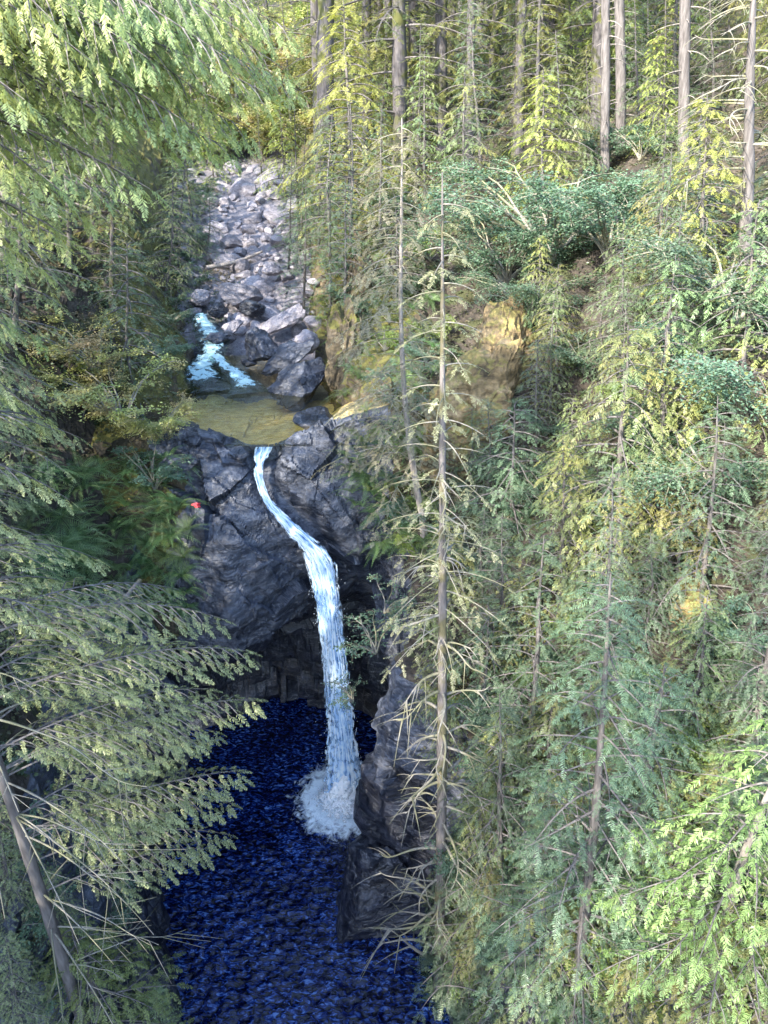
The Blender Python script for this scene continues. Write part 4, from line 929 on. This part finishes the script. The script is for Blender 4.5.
# ------------------------------------------------------------------ near trees, left
def near_left():
    # foreground hemlock whose long boughs reach out over the pool
    b = np.array([-6.45, 8.9, 0]); b[2] = drop(b[0], b[1]) - .3
    root = thing('hemlock_tree', 'foreground hemlock at the lower left reaching feathery boughs over the blue pool', 'tree', tuple(b))
    h = 26 - b[2]
    tm, C = trunk_mesh('trunk', h, .12, M['bark'], 71, .3); obj('trunk', tm, root)
    fo = Foliage(SP_F); rd = random.Random(5)
    tips = [(250, 652, 11.4, .42), (256, 700, 11.2, .4), (238, 770, 10.8, .45), (232, 805, 10.6, .4), (205, 850, 10.2, .45), (228, 835, 10.4, .4), (225, 620, 11.2, .4), (180, 640, 12.0, .4), (190, 700, 11.6, .42), (170, 760, 11.0, .42), (200, 745, 10.5, .4),
            (150, 600, 12.2, .35), (140, 690, 10.4, .4), (120, 740, 10.0, .4), (100, 560, 11.0, .35), (90, 640, 9.6, .4), (160, 820, 9.6, .42), (130, 850, 9.2, .4), (60, 580, 10.5, .38), (30, 540, 10.0, .4), (40, 620, 9.5, .4), (70, 500, 10.0, .36),
            (20, 480, 9.8, .36), (55, 430, 10.4, .36), (20, 400, 9.6, .36), (10, 330, 9.5, .36), (180, 590, 11.8, .32), (210, 690, 11.0, .4), (215, 730, 11.0, .4), (150, 650, 11.2, .4), (110, 800, 9.6, .4), (190, 790, 10.5, .4), (60, 760, 9.2, .4), (30, 700, 9.2, .4)]
    for u, v, Y, sz in tips:
        tip = at(u, v, Y) - b; tip = tip * 1.0; zt = tip[2] + rd.uniform(.5, 1.3); i = int(np.clip(zt / h, 0, 1) * (len(C) - 1)); p0 = np.array([C[i][0], C[i][1], zt])
        dxy = tip[:2] - p0[:2]; L = np.linalg.norm(dxy); az = math.atan2(dxy[1], dxy[0]); rise = .22; dr = rise + (p0[2] - tip[2]) / L
        branch(fo, p0, az, L, rise, dr, sz * .74, .095, .20, .34, 1.0, .18, .018, rd, 0, .62)
    for k in range(60):      # ordinary boughs higher up
        z = h * (.62 + .38 * k / 60); az = k * 2.4 if math.cos(k * 2.4) < .3 else k * 2.4 + 3.14; i = min(len(C) - 1, int(z / h * (len(C) - 1)))
        branch(fo, np.array([C[i][0], C[i][1], z]), az, 2.6 * (1.2 - k / 60), .15, .4, .32, .15, .2, .34, 1, .25, .03, rd, 0, .5)
    obj('crown', fo.mesh('crown', M['hemlock_near'], M['bark']), root)
    # bare dead limbs in the lower part
    for k in range(26):
        z = rd.uniform(.10, .62) * h; az = rd.uniform(-1.2, 1.7); L = rd.uniform(1.0, 2.9); i = int(z / h * (len(C) - 1)); d = np.array([math.cos(az), math.sin(az), 0])
        pts = [np.array([C[i][0], C[i][1], z]) + d * L * t + np.array([0, 0, L * (.12 * t - rd.uniform(.3, .6) * t * t)]) for t in np.linspace(0, 1, 6)]
        mb = MB(); (V, F_), CC = limb(pts, .022, .005, 5); mb.add(V, F_)
        for s in range(4):
            j = rd.randint(8, len(CC) - 3); a2 = az + rd.choice([-1, 1]) * rd.uniform(.4, 1.0); l2 = L * rd.uniform(.15, .45)
            (V, F_), _x = limb([CC[j] + np.array([math.cos(a2), math.sin(a2), -.3]) * l2 * t for t in np.linspace(0, 1, 4)], .008, .003, 4); mb.add(V, F_)
        obj('branch', mb.mesh('branch', [M['twig']], True), root)
    # lowest bushy young hemlock in the corner
    b = pos(105, 1030) - [0, 0, .2]
    root = thing('hemlock_tree', 'young hemlock filling the bottom left corner below the foreground tree', 'tree', tuple(b))
    tm, C = trunk_mesh('trunk', 4.0, .08, M['bark'], 72, .1); obj('trunk', tm, root); fo = Foliage(SP_F)
    for k in range(34):
        z = 4.0 * (.12 + .86 * k / 34); az = k * 2.4; i = min(len(C) - 1, int(z / 4 * (len(C) - 1)))
        branch(fo, np.array([C[i][0], C[i][1], z]), az, 2.0 * (1.1 - k / 34), .2, .45, .34, .15, .1, .36, 1, .25, .02, rd, 0, .6)
    obj('crown', fo.mesh('crown', M['cedar_near'], M['bark']), root)
    # big cedar whose hanging fronds fill the top left
    b = np.array([-8.6, 11.5, 0]); b[2] = drop(b[0], b[1]) - .3
    root = thing('cedar_tree', 'large cedar with hanging yellow-green fronds filling the upper left corner', 'tree', tuple(b)); h = 30 - b[2]
    tm, C = trunk_mesh('trunk', h, .17, M['bark'], 73, .3); obj('trunk', tm, root); fo = Foliage(SP_N)
    tips = [(230, 60, 11.5), (270, 95, 12.5), (200, 130, 11.5), (150, 190, 11.2), (110, 120, 11), (60, 190, 10.5), (170, 20, 11), (290, 30, 13), (90, 60, 10), (30, 100, 9.5), (10, 10, 9.5), (120, 10, 10), (220, 10, 12), (300, 90, 14), (180, 90, 12.5),
            (130, 150, 12.5), (70, 240, 11), (100, 220, 12), (20, 220, 10), (50, 20, 9.5), (250, 130, 13.5), (150, 60, 10.5), (40, 270, 11), (10, 160, 10), (200, 60, 13), (260, 10, 13), (235, 150, 13), (285, 70, 13.5), (210, 100, 12.5), (240, 30, 12)]
    for u, v, Y in tips:
        tip = at(u, v, Y) - b; zt = tip[2] + rd.uniform(.6, 1.8); i = int(np.clip(zt / h, 0, 1) * (len(C) - 1)); p0 = np.array([C[i][0], C[i][1], zt])
        dxy = tip[:2] - p0[:2]; L = max(.8, np.linalg.norm(dxy)); az = math.atan2(dxy[1], dxy[0]); rise = .2; dr = rise + (p0[2] - tip[2]) / L
        branch(fo, p0, az, L, rise, dr, .30, .10, .22, .34, 1.0, .40, .022, rd, 0, .6)
    for k in range(70):
        z = h * (.52 + .47 * k / 70); az = k * 2.4; i = min(len(C) - 1, int(z / h * (len(C) - 1)))
        branch(fo, np.array([C[i][0], C[i][1], z]), az, 2.8 * min(1, 1.5 - 1.4 * k / 70), .1, .5, .34, .17, .2, .34, .9, .6, .03, rd, 0, .5)
    obj('crown', fo.mesh('crown', M['cedar_pale'], M['bark']), root)
near_left()
# near right cedar with broad bright sprays
def near_right():
    rd = random.Random(9)
    b = pos(697, 1010); root = thing('cedar_tree', 'bright green young cedar with broad fronds at the lower right edge', 'tree', tuple(b))
    h = 7.2; tm, C = trunk_mesh('trunk', h, .10, M['bark_pale'], 81, .15); obj('trunk', tm, root); fo = Foliage(SP_N)
    for k in range(52):
        z = h * (.28 + .70 * k / 52); az = k * 2.4; i = min(len(C) - 1, int(z / h * (len(C) - 1)))
        branch(fo, np.array([C[i][0], C[i][1], z]), az, 2.1 * (1.15 - k / 52), .15, .5, .33, .13, .12, .38, 1.0, .4, .016, rd, 0, .55)
    for k in range(14):
        z = h * rd.uniform(.1, .35); a = rd.random() * 6.28; L = rd.uniform(.5, 1.5); t = np.linspace(0, 1, 5)[:, None]
        fo.tube(np.array([C[0][0], C[0][1], z]) + t * L * np.array([math.cos(a), math.sin(a), .1]) - np.array([0, 0, .3]) * L * t ** 2, np.linspace(.016, .004, 5), 4)
    obj('crown', fo.mesh('crown', M['cedar_near'], M['bark']), root)
near_right()

# ------------------------------------------------------------------ trees placed along the banks
RT = [ # u, v (foot), height, kind, label
    (575, 1015, 11.5, 'hemA', 'tall grey-green hemlock with its foot in the middle of the lower right bank', 'hemlock_tree'),
    (500, 900, 7.0, 'hemB', 'ragged hemlock just right of the mossy dead tree low on the bank', 'hemlock_tree'),
    (640, 900, 6.5, 'hemC', 'bushy hemlock between the tall grey-green hemlock and the bright cedar', 'hemlock_tree'),
    (530, 780, 7.5, 'hemB', 'hemlock on the right bank level with the foot of the waterfall', 'hemlock_tree'),
    (600, 720, 7.0, 'hemA', 'pale hemlock in the centre of the right bank', 'hemlock_tree'),
    (500, 640, 4.0, 'hemC', 'small hemlock close behind the dead tree beside the cliff edge', 'hemlock_tree'),
    (560, 600, 5.0, 'cedA', 'cedar with bright tipped fronds right of the golden outcrop foot', 'cedar_tree'),
    (620, 560, 6.0, 'cedB', 'cedar with yellow-tipped fronds in the middle of the right bank', 'cedar_tree'),
    (660, 480, 5.5, 'cedA', 'cedar below the blue-green shrubs on the right bank', 'cedar_tree'),
    (620, 380, 4.5, 'cedC', 'cedar between the golden outcrop and the upper right yellow-green trees', 'cedar_tree'),
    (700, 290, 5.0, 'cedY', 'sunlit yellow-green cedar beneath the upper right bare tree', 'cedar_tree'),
    (660, 300, 5.0, 'cedC', 'sunlit cedar below the slim grey trunk nearest the bare tree', 'cedar_tree'),
    (560, 205, 6.0, 'cedA', 'greener cedar beside the brightest yellow one at the forest edge', 'cedar_tree'),
    (740, 420, 5.0, 'cedB', 'dark cedar at the right edge below the bare tree', 'cedar_tree'),
    (700, 620, 5.5, 'hemC', 'loose hemlock above the bright cedar at the right edge', 'hemlock_tree'),
    (755, 760, 5.0, 'hemB', 'hemlock cut by the right edge of the view beside the bright cedar', 'hemlock_tree'),
    (400, 300, 4.0, 'sap', 'small drab conifer on the mossy cliff behind the slender tree', 'conifer_sapling'),
    (330, 330, 6.5, 'talC', 'dark bushy conifer overhanging the creek below the thick dark trunk', 'conifer_tree'),
    (300, 260, 7.0, 'talC', 'green conifer leaning over the creek bed from its right side', 'conifer_tree'),
    (350, 250, 6.0, 'hemC', 'dense conifer at the foot of the thick dark trunk', 'conifer_tree'),
]
for u, v, h_, k, lab, nm in RT:
    p_ = pos(u, v); tree(k, (p_[0], p_[1], p_[2] - .15), h_, lab, 'tree', nm)
# left bank, in world positions
LT = [(-9.9, 14.6, 8.5, 'hemN', 'pale green hemlock at the left edge above the foreground boughs', 'hemlock_tree'),
      (-11.6, 18.8, 10, 'hemN', 'pale feathery hemlock on the left bank left of the ferns', 'hemlock_tree'),
      (-12.0, 24.0, 8.5, 'hemN', 'light green hemlock rising behind the yellow shrubs', 'hemlock_tree'),
      (-12.5, 30.5, 11, 'hemN', 'light hemlock on the left bank between darker conifers', 'hemlock_tree'),
      (-11.5, 17.5, 11, 'hemA', 'shaggy hemlock on the left bank behind the foreground tree', 'hemlock_tree'),
      (-10.6, 29.0, 9, 'talC', 'dark hemlock leaning over the left side of the upper pool', 'hemlock_tree'),
      (-12.5, 33.5, 12, 'talC', 'conifer on the left bank level with the white rapids', 'conifer_tree'),
      (-14.0, 38.0, 14, 'talB', 'drooping conifer overhanging the left of the creek bed', 'conifer_tree'),
      (-13.5, 27.5, 14, 'cedC', 'tall cedar behind the dark hemlock at the upper pool', 'cedar_tree'),
      (-14.5, 20.5, 15, 'cedC', 'tall cedar standing on the left bank at the left edge', 'cedar_tree'),
      (-15.5, 31.0, 17, 'talB', 'tall drooping cedar high on the left bank', 'cedar_tree'),
      (-15.5, 44.0, 14, 'talC', 'yellow-green conifer at the far left edge of the creek bed', 'conifer_tree'),
      (-12.9, 14.5, 10, 'hemB', 'hemlock close to the left edge above the foreground tree', 'hemlock_tree'),
      (-9.3, 26.2, 4.5, 'sap', 'low dark sapling between the yellow shrub and the upper pool', 'conifer_sapling')]
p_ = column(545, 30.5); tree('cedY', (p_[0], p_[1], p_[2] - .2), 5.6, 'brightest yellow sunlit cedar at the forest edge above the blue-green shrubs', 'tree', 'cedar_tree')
for x, y, h_, k, lab, nm in LT: tree(k, (x, y, drop(x, y) - .2), h_, lab, 'tree', nm)

# forest fill: background conifers on the benches, one group per side
cnt = 0
placed = [(p_[0], p_[1]) for p_ in [(-3.2, 42), (9, 33), (12, 31), (3, 44), (11, 36)]]
rd = random.Random(12)
def fill(n, xr, yr, kinds, hr, dmin, label, group, cond=None, name='conifer_tree'):
    k = 0; t = 0
    while k < n and t < n * 60:
        t += 1; y = rd.uniform(*yr); f = rd.random(); lo, hi = xr(y); x = lo + (hi - lo) * f
        if cond and not cond(x, y): continue
        if any((x - a) ** 2 + (y - b) ** 2 < dmin ** 2 for a, b in placed): continue
        placed.append((x, y)); z = drop(x, y) - .2
        tree(rd.choice(kinds), (x, y, z), rd.uniform(*hr), label, 'tree', name, None, (rd.gauss(0, .03), rd.gauss(0, .03)), group, rd.uniform(.85, 1.15)); k += 1
fill(46, lambda y: (-3.5 - (y - 38) * .12, 8 + y * .42), (36, 72), ['talA', 'talB', 'talC', 'talA'], (20, 31), 2.2, 'tall conifer standing among many in the shaded forest above the right bank', 'forest conifers above the right bank')
fill(34, lambda y: (-14 - (y - 30) * .45, -16 - y * .5), (30, 75), ['talB', 'talC', 'talA'], (15, 25), 2.4, 'conifer among many in the woods on the slope left of the creek', 'forest conifers left of the creek')
fill(14, lambda y: (-15, -3), (63, 74), ['talC', 'talB'], (9, 15), 2.2, 'sunlit conifer closing off the far end of the creek bed', 'conifers at the head of the creek bed')
fill(52, lambda y: (-2 - (y - 34) * .12, 8 + y * .42), (33, 62), ['cedA', 'cedC', 'hemA', 'talC', 'hemA', 'cedC', 'hemB', 'cedY'], (4.5, 10), 1.4, 'low conifer under the tall trees above the right bank', 'low conifers under the forest')
fill(70, lambda y: (-y * .62, y * .62), (74, 150), ['talA', 'talB', 'talC'], (18, 28), 4.0, 'distant conifer on the sunlit hillside beyond the creek', 'distant hillside conifers')
fill(16, lambda y: (12.5, 22), (10, 36), ['talC', 'talB'], (10, 18), 3.0, 'conifer at the right edge on the bench above the bank', 'conifers on the bench at the right edge', lambda x, y: x / y < .62)
# unseen left-rim woods added beside and behind the viewer to shade the gorge
fill(34, lambda y: (-14, -34), (-26, 13), ['talC', 'talB'], (16, 21), 2.8, 'unseen conifer on the left rim, added to shade the gorge', 'unseen conifers shading the gorge')

for u, Y, h_, k, lab in [(303, 35.5, 6.5, 'hemA', 'hemlock reaching over the creek just behind the tilted slab'), (590, 35, 4.5, 'cedC', 'cedar just left of the straight grey slim trunk foot'), (640, 36, 6, 'hemA', 'hemlock on the forest floor right of the slim grey trunks'), (660, 33, 4, 'cedY', 'small yellow cedar between the grey trunks and the bare tree'), (625, 42, 7, 'cedC', 'cedar behind the grey slim trunks'), (715, 36, 6, 'hemA', 'hemlock behind the upper right bare tree'), (575, 44, 8, 'talC', 'dense conifer behind the brightest yellow cedar'), (215, 58, 5, 'cedY', 'sunlit yellow conifer at the left of the creek head'), (262, 60, 5, 'talC', 'small conifer standing in the middle of the creek head'), (285, 55, 6, 'cedY', 'sunlit yellow-green conifer at the right of the creek head'), (205, 43, 4, 'hemC', 'low conifer growing out over the left of the boulders'), (288, 41, 6, 'hemA', 'green hemlock reaching over the middle of the creek bed'), (318, 37.5, 7, 'hemA', 'soft green conifer overhanging the right edge of the creek bed'), (300, 45, 8, 'talC', 'conifer on the right edge of the creek bed behind the soft green one'), (330, 33.5, 6, 'hemC', 'bushy conifer on the right above the tilted slab'), (345, 31, 5, 'hemC', 'conifer on the mossy cliff above the big dark boulder'),
                         (192, 50, 8, 'talC', 'conifer leaning over the left edge of the creek bed near its head'), (178, 42, 7, 'hemN', 'pale conifer on the left edge of the creek bed'), (165, 36, 6.5, 'hemN', 'pale conifer on the left bank beside the rapids'), (380, 34, 5.5, 'hemB', 'drab conifer behind the slender leaning tree'), (465, 33, 6, 'cedA', 'cedar on the slope above the golden outcrop'), (425, 36, 6, 'cedC', 'cedar at the cliff top between the two slender trees')]:
    p_ = column(u, Y); tree(k, (p_[0], p_[1], p_[2] - .2), h_, lab, 'tree', 'conifer_tree')
# right bank understory
def fill_pix(n, poly, fn, dmin, skip=((440, 520, 320, 475), (480, 650, 215, 330), (690, 790, 260, 480))):
    us = [a for a, b in poly]; vs = [b for a, b in poly]; k = 0; t = 0; pts = []
    while k < n and t < n * 40:
        t += 1; u = rd.uniform(min(us), max(us)); v = rd.uniform(min(vs), max(vs)); ins = False
        for i in range(len(poly)):
            (x1, y1), (x2, y2) = poly[i], poly[i - 1]
            if (y1 > v) != (y2 > v) and u < (x2 - x1) * (v - y1) / (y2 - y1) + x1: ins = not ins
        if not ins or (skip and any(a < u < b and c < v < d for a, b, c, d in skip)): continue
        h = hit(u, v)
        if not h: continue
        p_ = h[0]
        if any((p_ - q).length < dmin for q in pts): continue
        pts.append(p_.copy()); fn(np.array(p_)); k += 1
RBANK = [(455, 1030), (790, 1030), (790, 230), (600, 225), (430, 330), (425, 620), (450, 820)]
for u, v, s in [(520, 490, .8), (500, 530, .7), (545, 500, .9), (470, 560, .7), (448, 960, .6), (465, 1000, .6), (480, 500, .6), (600, 170, 1.0), (640, 160, 1.1), (580, 150, 1.0)]:
    shrub('big' if v > 200 else 'green', pos(u, v), s, 'low leafy shrub growing on bare soil of the right slope', 'low shrubs on bare soil')
fill_pix(60, RBANK, lambda p_: tree(rd.choice(['sap', 'cedB', 'hemC', 'cedA']), (p_[0], p_[1], p_[2] - .1), rd.uniform(2.2, 4.4), 'young conifer crowded among the others on the steep right bank', 'sapling', 'conifer_sapling', group='young conifers on the right bank'), 1.3)
fill_pix(40, RBANK, lambda p_: shrub(rd.choice(['green', 'green', 'lime']), p_, rd.uniform(.5, .9), 'leafy green shrub among the trees of the steep right bank', 'shrubs on the right bank'), 1.3)
fill_pix(60, [(430, 1030), (790, 1030), (790, 620), (470, 640), (450, 850)], lambda p_: fern(p_, rd.uniform(.8, 1.3), 'sword fern on the shaded lower part of the right bank', 'ferns on the lower right bank', (rd.uniform(-.1, .2), rd.uniform(-.5, -.1))), .6)
LBANK = [(40, 470), (190, 455), (190, 620), (60, 640), (20, 560)]
fill_pix(75, LBANK, lambda p_: fern(p_ + [0, -.15, 0], rd.uniform(1.1, 1.7), 'dark green sword fern on the steep left bank below the yellow shrub', 'ferns on the left bank', (rd.uniform(.0, .3), rd.uniform(.1, .5))), .5)
fill_pix(8, [(345, 440), (420, 430), (425, 560), (380, 545), (350, 500)], lambda p_: shrub(rd.choice(['green', 'lime']), p_, rd.uniform(.4, .7), 'small shrub on the mossy bank right of the waterfall lip', 'shrubs right of the fall'), .6, ())
fill_pix(40, [(345, 440), (420, 430), (425, 560), (380, 545), (350, 500)], lambda p_: fern(p_, rd.uniform(.9, 1.4), 'sword fern on the mossy bank right of the waterfall lip', 'ferns right of the fall', (rd.uniform(.1, .4), rd.uniform(-.4, 0))), .36)
fill_pix(12, [(0, 600), (120, 640), (110, 1024), (0, 1024)], lambda p_: shrub('green', p_, rd.uniform(.6, .9), 'leafy shrub at the foot of the left bank behind the foreground hemlock', 'shrubs behind the foreground hemlock'), 1.3)
fill_pix(22, [(170, 180), (215, 180), (190, 330), (165, 380)], lambda p_: shrub('green', p_, rd.uniform(.5, .9), 'green shrub on the left edge of the creek bed', 'shrubs along the creek bed'), .9)
fill_pix(16, [(290, 190), (400, 190), (400, 330), (330, 320)], lambda p_: shrub(rd.choice(['green', 'lime']), p_, rd.uniform(.6, 1.0), 'green shrub on the mossy cliff right of the creek bed', 'shrubs on the cliff right of the creek'), 1.0)
fill_pix(16, [(328, 300), (430, 290), (435, 425), (345, 405)], lambda p_: shrub(rd.choice(['green', 'sparse', 'lime', 'green']), p_, rd.uniform(.5, .9), 'leafy shrub on the mossy wall right of the upper pool', 'shrubs on the wall right of the upper pool'), .9, ())
fill_pix(22, [(325, 320), (430, 290), (440, 440), (345, 412)], lambda p_: fern(p_, rd.uniform(.8, 1.2), 'fern on the mossy wall right of the upper pool', 'ferns on the wall right of the upper pool', (.3, rd.uniform(-.4, 0))), .7, ())
for u, v, h_, lab in [(22, 1030, 3.2, 'pale young hemlock at the very bottom left edge'), (5, 900, 3.6, 'pale young hemlock at the left edge beside the foreground trunk'), (160, 1040, 2.6, 'small pale hemlock by the water at the bottom of the left bank'), (60, 940, 2.6, 'small pale hemlock just left of the foreground trunk foot')]:
    p_ = pos(u, v); tree('hemN', (p_[0], p_[1], p_[2] - .1), h_, lab, 'tree', 'hemlock_tree')
for u, v, s, k, lab in [
        (120, 425, 1.6, 'yellow', 'yellow-leaved shrub with tan tints left of the upper pool'), (95, 375, 1.5, 'yellow', 'yellow and pinkish shrub just above and left of the larger yellow one'), (160, 440, 1.1, 'yellow', 'pale yellow shrub hanging toward the pool rim rocks'),
        (155, 490, 1.0, 'green', 'dark green bush below the yellow shrub at the cliff edge'), (175, 545, .5, 'lime', 'small lime-leaved bush on the cliff edge beside the ferns'),
        (550, 262, 2.6, 'big', 'large blue-green shrub below the brightest cedar'), (610, 262, 2.2, 'big', 'blue-green shrub right of the larger one below the slim grey trunk'), (505, 285, 2.0, 'big', 'blue-green shrub above the golden outcrop'), (530, 325, 1.5, 'big', 'blue-green shrub drooping beside the golden outcrop'),
        (735, 330, 2.0, 'big', 'bluish leafy shrub at the right edge'), (745, 430, 1.9, 'big', 'bluish leafy shrub lower at the right edge'), (710, 500, 1.6, 'big', 'bluish shrub above the small orange rock'), (410, 445, .8, 'lime', 'lime green shrub between the slender tree and the fall'),
        (395, 200, 1.0, 'lime', 'lime sunlit shrub on the cliff top behind the slender tree'), (430, 260, 1.1, 'lime', 'sunlit lime shrub behind the bare tree'), (690, 640, 1.1, 'green', 'blue-green shrub under the small orange rock')]:
    shrub(k, pos(u, v), s, lab)
for k, (x, y, s_) in enumerate([(-13, 67, 3.6), (-10.5, 70, 4.2), (-8, 66, 3.0), (-6, 69, 3.8), (-15, 64, 3.4), (-12, 76, 5.0), (-7, 77, 5.0), (-3.5, 66, 3.4), (-17, 72, 4.6), (-9.5, 84, 6.0), (-15, 86, 6.0), (-4, 84, 5.5)]):
    shrub(rd.choice(['lime', 'lime', 'yellow']), (x, y, drop(x, y)), s_, 'sunlit yellow-green leafy thicket at the head of the creek bed', 'leafy thickets at the head of the creek')
# sprig reaching out of the right wall beside the falling water
for u, v, Y, s, lab in [(375, 640, 18.2, 1.15, 'thin leafy sprig growing from the right wall beside the falling water'), (352, 690, 18.6, .8, 'small leafy twig below the larger sprig beside the falling water'), (385, 600, 18.8, 1.0, 'leafy branch above the sprig at the edge of the dark recess')]:
    shrub('sparse', tuple(at(u, v, Y) - [0, 0, .5]), s, lab)

# logs
def log(p0, p1, r, label, bark, seed, twigs=10):
    root = thing('fallen_log', label, 'log', tuple(p0)); d = np.array(p1) - np.array(p0); L = np.linalg.norm(d); t = np.linspace(0, 1, 26)[:, None]
    C = t * d + .04 * L * np.sin(t * 3.1) * np.array([0, 0, -1]); V, F_ = tube(C, np.linspace(r, r * .5, 26), 9, .3); mb = MB(); mb.add(V, F_); obj('trunk', mb.mesh('trunk', [bark], True), root); rr = random.Random(seed)
    for k in range(twigs):
        q = rr.uniform(.2, .98); c = C[int(q * 25)]; a = rr.random() * 6.28; l = rr.uniform(.25, .8); dd = np.array([math.cos(a), math.sin(a), rr.uniform(-.6, .6)])
        (V, F_), _x = limb([c + dd * l * s for s in np.linspace(0, 1, 4)], .012, .003, 4); mb = MB(); mb.add(V, F_); obj('branch', mb.mesh('branch', [M['twig']], True), root)
log(at(62, 655, 11.5), at(140, 580, 14.5), .09, 'mossy leaning log with twigs above the foreground boughs on the left', M['bark_moss'], 1, 16)
log(on(205, 262, 41) + [0, 0, .5], on(262, 250, 43) + [0, 0, .6], .13, 'bleached driftwood log lying across the boulders of the creek bed', M['bark_pale'], 3, 5)
log(at(592, 795, 12.0), at(642, 860, 11.0), .06, 'thin dead pole lying across the middle of the lower right bank', M['bark'], 2, 4)

# ------------------------------------------------------------------ ground cover on the banks (nobody could count it)
def cover(name, n, xr, yr, seed):
    r = np.random.default_rng(seed); fo = Foliage([LEAF, SP_C[0][:9]]); k = 0
    for _ in range(n):
        y = r.uniform(*yr); x = r.uniform(*xr(y)); z = drop(x, y)
        if z < 6.5: continue
        tn = r.uniform(.0, .9)
        for q in range(7):
            a = r.uniform(0, 6.28); fo.add(np.array([x + r.normal(0, .10), y + r.normal(0, .10), z + abs(r.normal(.04, .06))]), np.array([math.cos(a), math.sin(a), r.uniform(-.3, .5)]), np.array([r.normal(0, .5), r.normal(0, .5), 1]), r.uniform(.06, .17), tn + r.uniform(-.2, .2))
    obj(name, fo.mesh(name, M['cover'], M['bark']), kind='stuff')
cover('undergrowth', 17000, lambda y: (1, 16), (6, 44), 3)
cover('undergrowth', 9000, lambda y: (-18, -7.5), (9, 44), 4)

# ------------------------------------------------------------------ light
SUN_EL, SUN_AZ = 34.0, 222.0      # compass degrees of the sun, 0 = +Y, clockwise: behind and to the left
w = bpy.data.worlds.new('World'); scene.world = w; w.use_nodes = True; nt = w.node_tree
bg = nt.nodes['Background']; sky = nt.nodes.new('ShaderNodeTexSky'); sky.sky_type = 'NISHITA'; sky.sun_disc = False
sky.sun_elevation = R(SUN_EL); sky.sun_rotation = R(SUN_AZ); sky.altitude = 200
nt.links.new(sky.outputs[0], bg.inputs[0]); bg.inputs[1].default_value = .15
ld = bpy.data.lights.new('sun', 'SUN'); ld.energy = 2.4; ld.angle = R(.5); ld.color = (1.0, .92, .78)
lo = bpy.data.objects.new('sun', ld); COL.objects.link(lo)
sd = Vector((math.sin(R(SUN_AZ)) * math.cos(R(SUN_EL)), math.cos(R(SUN_AZ)) * math.cos(R(SUN_EL)), math.sin(R(SUN_EL))))
lo.rotation_euler = (-sd).to_track_quat('-Z', 'Y').to_euler(); lo.location = (0, 0, 60)

scene.view_settings.view_transform = 'Standard'; scene.view_settings.look = 'None'; scene.view_settings.gamma = 1
scene.view_settings.exposure = 2.95
scene.cycles.max_bounces = 4; scene.cycles.diffuse_bounces = 2; scene.cycles.glossy_bounces = 2; scene.cycles.transmission_bounces = 3; scene.cycles.transparent_max_bounces = 10
scene.cycles.use_denoising = True; scene.cycles.caustics_reflective = False; scene.cycles.caustics_refractive = False
